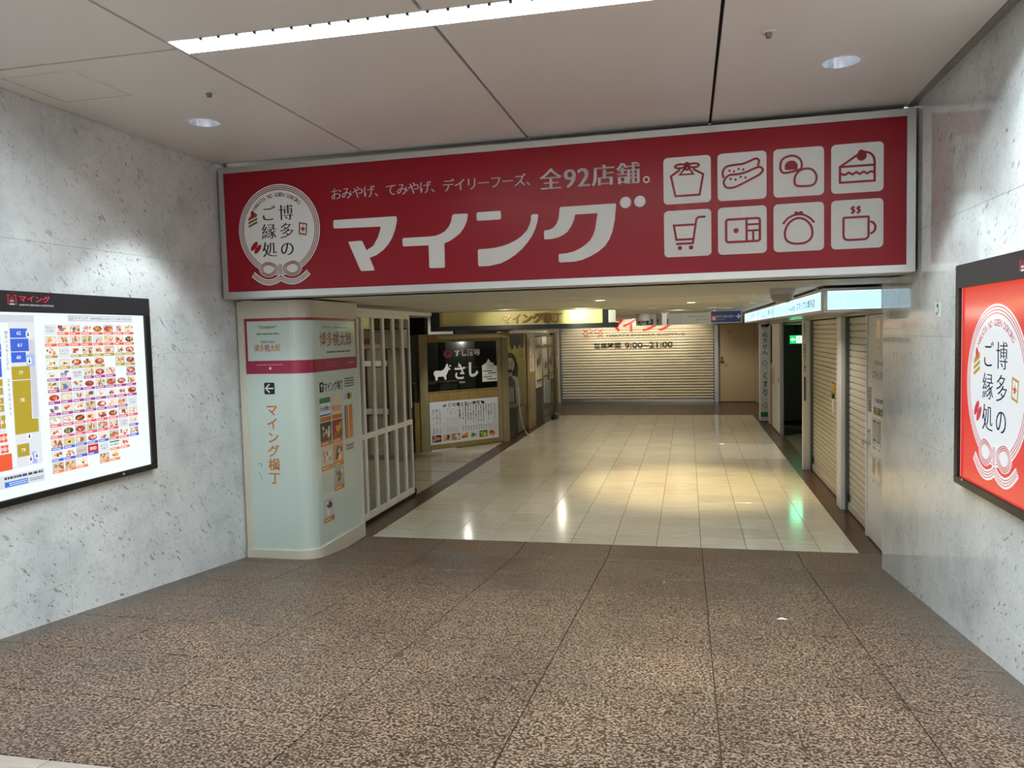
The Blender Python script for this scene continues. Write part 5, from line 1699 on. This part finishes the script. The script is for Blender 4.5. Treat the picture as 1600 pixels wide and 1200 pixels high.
p.rect(.43, .02, .57, .17, (196, 196, 188), 1, .01); p.ell(.50, .145, .016, .016, (180, 40, 40), 2, 10); p.stroke([(.50, .12), (.50, .03)], .02, (60, 40, 40), 2, caps=False); p.stroke([(.46, .11), (.54, .12)], .015, (180, 40, 40), 2)
p.rect(.60, .02, .74, .15, (28, 28, 28), 1, .01); p.ell(.67, .12, .016, .016, (210, 210, 204), 2, 10); p.stroke([(.65, .10), (.64, .04)], .014, (210, 210, 204), 2); p.stroke([(.68, .10), (.70, .04)], .014, (210, 210, 204), 2)
p.text('菓子 めんたい 食品スーパー', 1.20, .165, 1.70, .205, (70, 70, 66), 1)
p.text('マイング口', 1.36, .085, 1.66, .130, (60, 60, 56), 1)
p.rect(1.01, .01, 1.018, .25, (140, 140, 132), 1)
p.build('sign_lettering', t, PRINT)
t = empty('hanging_post', (-.50, 17.6, 2.38))
tag(t, 'white square hanging post in front of the grey direction sign', 'post')
box('post_shaft', WHITEP, t, -.055, 0, 0, .055, .08, .27, .006)
MB().lathe([(0, .28), (.11, .28), (.11, .262), (.06, .255)], (0, .04, 0), 20).build('ceiling_rose', WHITEP, t, True)
t = empty('white_drum', (-.97, 18.1, 2.50))
tag(t, 'short white cylinder hung under the ceiling left of the white post', 'fixture')
MB().lathe([(0, .0), (.14, .0), (.145, .01), (.145, .16), (0, .162)], n=24).build('drum', WHITEP, t, True)
t = empty('locker_sign', (.76, 16.6, 2.39))
tag(t, 'blue hanging coin locker sign with white arrow beside the lit box', 'sign')
box('sign_panel', mat('sign_rim', (206, 208, 214), .4), t, -.31, 0, 0, .31, .06, .255, .006)
p = Pr((-.31, 0, 0), (1, 0, 0), (0, 0, 1), .0008, .001)
p.rect(.014, .014, .606, .241, (34, 52, 122), 0)
p.rect(.03, .055, .115, .150, (224, 120, 84), 1, .01); p.rect(.05, .075, .095, .125, (240, 214, 200), 2)
p.text('コインロッカー', .12, .105, .485, .165, (232, 236, 244), 1, .01)
p.text('COIN LOCKERS', .12, .065, .29, .085, (170, 180, 214), 1)
p.stroke([(.505, .128), (.585, .128)], .020, (236, 240, 246), 1, caps=False)
p.stroke([(.545, .175), (.588, .128), (.545, .081)], .020, (236, 240, 246), 1, caps=False)
p.build('sign_lettering', t, PRINT)
for x_ in (-.22, .22):
    box('drop_rod', ALU, t, x_ - .008, .02, .25, x_ + .008, .036, .272)

# corridor ceiling fittings
def cdl(x, y, lit, label):
    t = empty('corridor_downlight', (x, y, ZC2 + .003))
    MB().lathe([(.060, -.012), (.078, -.012), (.088, -.006), (.090, 0)], n=28).build('trim_ring', WHITEP, t, True)
    MB().lathe([(0, -.004), (.061, -.011)], n=28).build('lamp_disc', TUBEW if lit else CEIL2, t)
    return tag(t, label, 'ceiling light', 'corridor downlights')
cdl(-1.06, 9.8, True, 'brightly lit round downlight in the low ceiling, near the middle of the red sign')
cdl(.05, 11.6, True, 'downlight in the low ceiling over the warm pool of light on the tiles')
cdl(-.6, 14.2, False, 'unlit-looking downlight in the low ceiling in front of the direction sign')
cdl(.75, 15.6, False, 'downlight in the low ceiling in front of the blue locker sign')
cdl(-2.6, 10.6, False, 'unlit downlight in the low ceiling in front of the yellow alley sign')
cdl(-2.9, 24.3, True, 'lit downlight close to the left part of the back shutter')
cdl(-1.6, 24.3, True, 'lit downlight close to the middle of the back shutter')
cdl(-.3, 24.3, True, 'lit downlight close to the right half of the back shutter')
cdl(.9, 9.9, False, 'flush downlight in the low ceiling between the dome camera and the small detectors')
cdl(-3.75, 13.75, False, 'downlight disc added over a fill spot, in the low ceiling in front of the sushi menu board')  # this and the following discs are added only to house fill spots
cdl(-5.7, 12.3, False, 'downlight disc added over a fill spot, in the low ceiling of the alley behind the folding gate')
cdl(-2.3, 18.4, False, 'downlight disc added over a fill spot, in the low ceiling behind the yellow alley sign')
cdl(.3, 20.6, False, 'downlight disc added over a fill spot, in the low ceiling behind the grey direction sign')
cdl(1.5, 23.6, False, 'downlight disc added over a fill spot, in the low ceiling in front of the beige service door')
def ring_detector(x, y, label):
    t = empty('smoke_detector', (x, y, ZC2 + .003))
    MB().lathe([(0.05, -.028), (.052, -.012), (.075, -.008), (.078, 0)], n=20).build('detector_base', WHITEP, t, True)
    MB().lathe([(0, -.034), (.04, -.032), (.05, -.026)], n=20).build('detector_cap', CEIL2, t, True)
    return tag(t, label, 'smoke detector', 'corridor smoke detectors')
ring_detector(.62, 10.3, 'white ring-shaped detector on the low ceiling left of the dome camera')
ring_detector(.98, 10.4, 'small detector on the low ceiling nearest behind the dome camera')
ring_detector(.98, 12.6, 'small detector on the low ceiling further back beside the lit box')
def dome(x, y, z, s_, label, tip=CREAM):
    t = empty('dome_camera', (x, y, z))
    MB().lathe([(.125 * s_, 0), (.128 * s_, -.02 * s_), (.126 * s_, -.055 * s_), (.12 * s_, -.06 * s_)], n=28).build('mount_ring', CREAM, t, True)
    MB().lathe([(.116 * s_, -.058 * s_), (.112 * s_, -.09 * s_), (.095 * s_, -.125 * s_), (.06 * s_, -.145 * s_), (0, -.150 * s_)], n=28).build('dome_cover', tip, t, True)
    return tag(t, label, 'camera')
dome(.96, 8.6, ZC2 + .003, 1.0, 'cream dome camera on the low ceiling under the right half of the red sign', mat('dome_beige', (176, 166, 142), .35))
dome(1.55, 16.9, 2.39, .75, 'small dark dome camera under the far part of the lit box', BLACK)
t = box('ceiling_plate', mat('plate_bronze', (120, 100, 66), .4, .3), None, 1.30, 8.56, ZC2 - .02, 1.52, 8.75, ZC2 + .003, .004)
tag(t, 'small bronze coloured plate on the low ceiling beside the dome camera', 'plate')

# ------------------------------------------------------------------ right-hand shops
LX, LY0, LY1 = 1.32, 8.33, 19.55
lb = empty('lightbox', (1.6, 14.0, 2.395))
tag(lb, 'long pale blue lit sign box along the right shops under the ceiling', 'sign')
ly = lambda y: y - 14.0
lx = lambda x: x - 1.6
box('housing', ALU, lb, lx(LX + .015), ly(LY0 + .015), 0.03, lx(1.93), ly(LY1 - .01), .225)
for z0, z1 in ((0, .030), (.213, .243)):
    box('front_rail', ALU, lb, lx(LX), ly(LY0), z0, lx(LX + .03), ly(LY1), z1, .003)
    box('end_rail', ALU, lb, lx(LX + .03), ly(LY0), z0, lx(1.95), ly(LY0 + .03), z1, .003)
box('bottom_plate', ALU, lb, lx(LX + .03), ly(LY0 + .03), .004, lx(1.93), ly(LY1), .02)
box('corner_post', ALU, lb, lx(LX), ly(LY0), .03, lx(LX + .035), ly(LY0 + .16), .213, .003)
box('far_end', ALU, lb, lx(LX), ly(LY1 - .02), 0, lx(1.93), ly(LY1), .243)
FB = (186, 226, 246)
p = Pr((lx(LX + .012), ly(LY1 - .02), 0), (0, -1, 0), (0, 0, 1), .0008, 0)
L_ = LY1 - LY0
p.rect(0, .026, L_ - .18, .217, FB, 0)
p.rect(0, .204, L_ - .18, .217, (236, 255, 255), 1)
p.rect(0, .026, L_ - .18, .038, (236, 255, 255), 1)
p.build('lit_face', lb, LBOX)
p = Pr((lx(LX + .010), ly(LY1 - .02), 0), (0, -1, 0), (0, 0, 1), .0008, 0)
LU = lambda y: LY1 - .02 - y
p.text('iPhone修理', LU(11.15), .075, LU(10.55), .140, (70, 96, 120), 1)
p.text('スマップル博多店', LU(10.40), .070, LU(8.95), .165, (70, 96, 120), 1, .01)
p.rect(LU(13.28), .03, LU(13.22), .213, (150, 200, 226), 1)
p.rect(LU(13.12), .03, LU(13.06), .213, (150, 200, 226), 1)
p.rect(LU(13.9), .09, LU(13.75), .17, (190, 170, 40), 1)
p.text('占い館', LU(13.6), .09, LU(13.2), .15, (90, 120, 140), 1)
p.lines(LU(15.2), .05, LU(14.4), .10, 2, (150, 200, 220), 1, .5, 41)
p.rect(LU(15.9), .03, LU(15.8), .213, (150, 200, 226), 1)
p.text('くすり', LU(17.8), .06, LU(16.8), .17, (120, 160, 180), 1)
p.build('face_lettering', lb, m_print('lightbox_ink', .4, emit=.6))
p = Pr((lx(LX + .04), ly(LY0 + .012), 0), (1, 0, 0), (0, 0, 1), .0008, 0)
p.rect(0, .026, .55, .217, FB, 0)
p.rect(0, .204, .55, .217, (236, 255, 255), 1)
p.rect(0, .026, .55, .038, (236, 255, 255), 1)
p.rect(.15, .03, .155, .212, (206, 240, 250), 1)
p.build('lit_face', lb, LBOX)

# shop wall pieces
ws = structure(empty('wall_shops'))
WX = 1.845
box('header', CREAM, ws, WX + .01, 7.76, 2.375, 2.1, 20.4, ZC2)
box('end_wall', CREAM, ws, WX + .03, 19.3, 0, 2.1, 20.6, 2.375)
box('back_of_shutters', mat('shutter_back', (70, 66, 60), .7), ws, 2.02, 7.76, -.02, 2.12, 13.05, 2.375)
# white door beside the marble wall
d2 = structure(empty('door_2', (1.858, 8.4, 0)))
box('door_leaf', WHITEP, d2, 0, -.64, .012, .04, .52, 2.37, .004)
box('door_frame', WHITEP, d2, -.012, .525, 0, .09, .585, 2.375, .004)
hd = MB()
hd.lathe([(0, 0), (.032, 0), (.032, .012), (.014, .016), (.013, .045), (.032, .05), (.034, .07), (0, .078)], n=16, M=Matrix.Translation((0, .44, 1.03)) @ Matrix.Rotation(-PI / 2, 4, 'Y'))
hd.bbox(-.012, .42, 1.10, 0, .46, 1.17, .004)
hd.build('door_knob', CHROME, d2, True)
p = Pr((1.858 - 1.858 - .0, .52, 0), (0, -1, 0), (0, 0, 1), .0006, .0008)     # u = 8.92 - Y
DU = lambda y: 8.92 - y
p.rect(DU(8.56), 1.98, DU(8.36), 2.34, (150, 146, 138), 0)
p.rect(DU(8.55), 1.99, DU(8.37), 2.33, (206, 196, 180), 1)
p.rect(DU(8.54), 2.20, DU(8.38), 2.30, (196, 150, 120), 2)
p.rect(DU(8.54), 2.14, DU(8.38), 2.19, (186, 180, 170), 2)
p.lines(DU(8.53), 2.01, DU(8.39), 2.12, 4, (160, 150, 140), 2, .4, 51)
p.text('iPhone修理', DU(8.61), 1.855, DU(8.06), 1.91, (50, 48, 46), 1, .01)
p.text('スマップル博多店', DU(8.71), 1.71, DU(7.95), 1.80, (30, 30, 30), 1, .016)
p.text('その場で修理できます', DU(8.60), 1.475, DU(8.02), 1.525, (50, 48, 46), 1, .01)
p.rect(DU(8.66), 1.345, DU(8.05), 1.375, (206, 200, 40), 0)
p.text('即日最短15分', DU(8.66), 1.355, DU(8.05), 1.43, (40, 38, 36), 1, .016)
p.build('door_lettering', d2, VPRINT)
p = Pr((-.0, .52, 0), (0, -1, 0), (0, 0, 1), .0006, .0008)
p.rect(DU(8.71), 1.04, DU(8.33), 1.315, (168, 164, 158), 0); p.rect(DU(8.705), 1.045, DU(8.335), 1.31, (206, 204, 198), 1)
for y0_ in (8.68, 8.50):
    p.rect(DU(y0_), 1.07, DU(y0_ - .13), 1.29, (50, 50, 54), 2, .012)
    p.rect(DU(y0_) + .012, 1.095, DU(y0_ - .13) - .012, 1.265, (176, 178, 180), 3)
    p.stroke([(DU(y0_) + .05, 1.25), (DU(y0_) + .08, 1.19), (DU(y0_) + .06, 1.12)], .006, (70, 70, 74), 4)
p.text('画面割れ', DU(8.69), .99, DU(8.53), 1.02, (60, 58, 56), 1)
p.text('電池', DU(8.46), .99, DU(8.37), 1.02, (60, 58, 56), 1)
p.rect(DU(8.71), .70, DU(8.33), .93, (180, 176, 168), 0); p.rect(DU(8.705), .705, DU(8.335), .925, (210, 206, 198), 1)
p.rect(DU(8.69), .725, DU(8.56), .90, (110, 106, 102), 2, .008); p.ell(DU(8.625), .80, .02, .02, (80, 78, 76), 3, 10)
p.poly([(DU(8.50), .84), (DU(8.44), .91), (DU(8.36), .88), (DU(8.36), .78), (DU(8.42), .72)], (110, 106, 102), 2)
p.text('水没', DU(8.69), .64, DU(8.59), .675, (60, 58, 56), 1)
p.text('タブレット', DU(8.50), .64, DU(8.34), .675, (60, 58, 56), 1)
p.rect(DU(8.91), 1.35, DU(8.75), 1.62, (186, 180, 172), 0)
p.rect(DU(8.90), 1.50, DU(8.76), 1.54, (190, 110, 100), 1)
p.lines(DU(8.90), 1.36, DU(8.76), 1.48, 4, (110, 106, 100), 1, .5, 52)
p.lines(DU(8.90), 1.56, DU(8.76), 1.61, 2, (120, 116, 110), 1, .5, 53)
p.build('repair_stickers', d2, VPRINT)
# shutters
def side_shutter(y0, y1, n, label, name='roller_shutter'):
    t = empty(name, (1.915, y0, 0))
    tag(t, label, 'shutter')
    h = (2.36 - .11) / n
    sm_ = slat_mesh(y1 - y0, h, .014, SHUTW, 'y', True)
    for k in range(n):
        o = link_mesh('slat', sm_, t)
        o.location = (0, 0, .11 + h * k)
    box('bottom_bar', SHUTW, t, -.022, 0, .012, .012, y1 - y0, .11, .004)
    return t
s2 = side_shutter(8.99, 10.20, 29, 'white roller shutter between the white door and the square post')
s1 = side_shutter(10.49, 13.02, 34, 'white roller shutter on the right beside the dark passage opening')
for st_, L1 in ((s1, 2.53), (s2, 1.21)):
    box('guide_rail', mat('rail_green', (92, 98, 92), .4, .5), st_, -.05, L1 - .04 + .0, 0, .03, L1 + .0, 2.37, .003)
    box('lock_bolt', DGREY, st_, -.045, L1 - .10, .13, -.018, L1 - .05, .22, .004)
t = empty('square_post', (1.83, 10.34, 0))
tag(t, 'pale square post between the two white roller shutters', 'post')
box('post_shaft', WHITEP, t, -.015, -.135, 0, .10, .14, 2.372, .005)
t = empty('padlock_tag', (1.80, 10.56, 1.40))
tag(t, 'yellow padlock and paper tag on the shutter by the square post', 'lock')
MB().tube([(.0, 0, .0), (-.01, -.02, .10), (-.01, .02, .14), (-.01, .07, .10), (0, .06, 0)], .014, 8).build('yellow_strap', mat('strap_yellow', (206, 160, 40), .4), t, True)
box('lock_body', mat('lock_dark', (60, 54, 44), .4, .5), t, -.02, .0, -.06, .01, .06, .01, .004)
box('paper_tag', mat('tag_white', (206, 204, 196), .6), t, -.012, -.02, -.24, -.004, .09, -.05, .002)
# post with the vertical notices by the passage
t = empty('notice_post', (1.82, 13.07, 0))
tag(t, 'pale post with vertical characters at the near side of the dark passage', 'post')
box('post_shaft', WHITEP, t, -.055, -.005, 0, .085, .10, 2.375, .004)
p = Pr((-.055, -.005, 0), (1, 0, 0), (0, 0, 1), .0006, .0008)
p.text('お手洗い', .012, 2.10, .048, 2.34, (90, 90, 92), 1, vertical=True)
p.text('営業時間のご案内', .012, 1.55, .048, 2.0, (70, 72, 76), 1, .01, vertical=True)
p.rect(.014, 1.10, .046, 1.48, (96, 98, 102), 1, .012)
p.build('post_lettering', t, VPRINT)
# passage
pw = structure(empty('wall_passage'))
PDK = mat('passage_grey', (92, 96, 90), .6)
box('far_wall', PDK, pw, 2.0, 19.2, 0, 4.6, 19.3, 2.4)
box('side_wall', PDK, pw, 4.5, 13.1, 0, 4.6, 19.3, 2.4)
box('near_wall', PDK, pw, 1.96, 13.18, 0, 4.6, 13.26, 2.4)
box('passage_ceiling', PDK, pw, 1.96, 13.18, 2.33, 4.6, 19.3, 2.40)
box('passage_floor', mat('passage_floor', (104, 100, 90), .3), pw, 1.95, 13.2, -.01, 4.6, 19.3, 0.001)
box('dark_skirting', DARK, pw, 2.0, 19.18, 0, 4.5, 19.2, .10)
t = empty('exit_sign', (2.42, 18.9, 1.89))
tag(t, 'green lit exit sign with running figure hanging in the dark passage', 'sign')
box('sign_case', DGREY, t, -.155, .0, 0, .155, .05, .20, .004)
p = Pr((-.155, 0, 0), (1, 0, 0), (0, 0, 1), .0008, .0008)
GN = (20, 190, 96)
p.rect(.006, .006, .304, .194, GN, 0)
p.rect(.145, .02, .285, .18, (240, 255, 246), 1)
p.poly([(.02, .10), (.07, .145), (.07, .118), (.125, .118), (.125, .082), (.07, .082), (.07, .055)], (240, 255, 246), 1)
p.ell(.215, .150, .014, .014, GN, 2, 10)
for a in ([(.21, .135), (.205, .09)], [(.205, .09), (.235, .07), (.225, .035)], [(.205, .09), (.18, .065), (.165, .05)], [(.21, .13), (.24, .115)], [(.21, .13), (.185, .11)]):
    p.stroke(a, .013, GN, 2)
p.build('lit_face', t, EXITLIT)
box('hanger', DGREY, t, -.02, .01, .20, .02, .04, .442)
light('exit_sign_glow', 'AREA', (2.42, 18.85, 1.99), 1.6, (0.15, 1.0, 0.5), target=(2.0, 15.0, 1.6), shape='RECTANGLE', size=.28, size_y=.18)
# closed white leaf beyond the passage
t = empty('panel_door', (1.875, 18.0, 0))
tag(t, 'scuffed pale door leaf standing at the far side of the dark passage', 'door')
box('leaf', WHITEP, t, -.005, -.70, .02, .05, .77, 2.36, .005)
box('leaf_edge', DGREY, t, .0, -.80, 0.0, .07, -.72, 2.37, .004)
box('track', ALU, t, .0, -.90, 0.0, .06, -.82, 2.37, .004)
box('keyhole_plate', DGREY, t, -.012, -.62, 1.10, -.004, -.56, 1.22, .003)
box('pasted_notice', mat('pasted_paper', (196, 192, 180), .6), t, -.009, .35, 1.0, -.004, .74, 1.35, .001)
# pharmacy pillar sign
t = empty('pharmacy_sign', (1.81, 19.8, 0))
tag(t, 'tall white pharmacy pillar sign with green crosses and vertical lettering', 'sign')
box('sign_body', WHITEP, t, -.115, 0, .03, .115, .30, 2.37, .005)
box('sign_foot', BORDER, t, -.10, .01, 0, .12, .32, .10)
p = Pr((-.115, 0, 0), (1, 0, 0), (0, 0, 1), .0008, .001)
p.rect(.008, .02, .222, 2.36, (206, 214, 222), 0)
p.rect(.008, .12, .222, .24, (24, 128, 92), 1)
TG = (28, 84, 92)
p.text('処方せん', .05, 1.62, .185, 2.18, TG, 1, .02, vertical=True)
p.text('くすり', .05, .62, .185, 1.22, TG, 1, .02, vertical=True)
for z_ in (2.28, 1.42, .40):
    pts = []
    a, b_ = .028, .082
    pts = [(a, b_), (-a, b_), (-a, a), (-b_, a), (-b_, -a), (-a, -a), (-a, -b_), (a, -b_), (a, -a), (b_, -a), (b_, a), (a, a)]
    p.stroke([(.115 + x * .8, z_ + y * .8) for x, y in pts], .013, (120, 134, 142), 1, closed=True)
p.build('sign_lettering', t, VPRINT)
t = MB().tube([(1.905, 19.2, 2.3), (1.895, 19.2, 1.95), (1.90, 19.22, 1.6), (1.895, 19.2, 1.45)], .018, 8).build('cable', DGREY, None, True)
tag(t, 'dark cord hanging on the wall beside the pharmacy pillar sign', 'cord')

# ------------------------------------------------------------------ scraps on the floor
t = MB()
t.add([(-.035, 0, .002), (-.01, .02, .008), (.03, .012, .004), (.04, -.004, .002), (.0, -.018, .006), (-.03, -.014, .003), (0, 0, .014)], [(0, 6, 1), (1, 6, 2), (2, 6, 3), (3, 6, 4), (4, 6, 5), (5, 6, 0), (0, 1, 2, 3, 4, 5)])
t = t.build('paper_scrap', mat('scrap_white', (236, 236, 232), .7), None)
t.location = (.628, 5.694, rz(5.694) + .0)
t.rotation_euler = (-math.atan(SL), 0, 0)
tag(t, 'small crumpled white paper scrap on the granite floor', 'litter')
t = MB()
t.add([(-.012, -.006, .001), (.012, -.005, .001), (.010, .007, .001), (-.011, .006, .001), (0, 0, .007)], [(0, 1, 4), (1, 2, 4), (2, 3, 4), (3, 0, 4), (3, 2, 1, 0)])
t = t.build('paper_crumb', mat('crumb', (206, 200, 190), .7), None)
t.location = (-.22, 6.72, rz(6.72))
t.rotation_euler = (-math.atan(SL), 0, 0)
tag(t, 'tiny pale crumb on the granite floor near the cream tiles', 'litter')
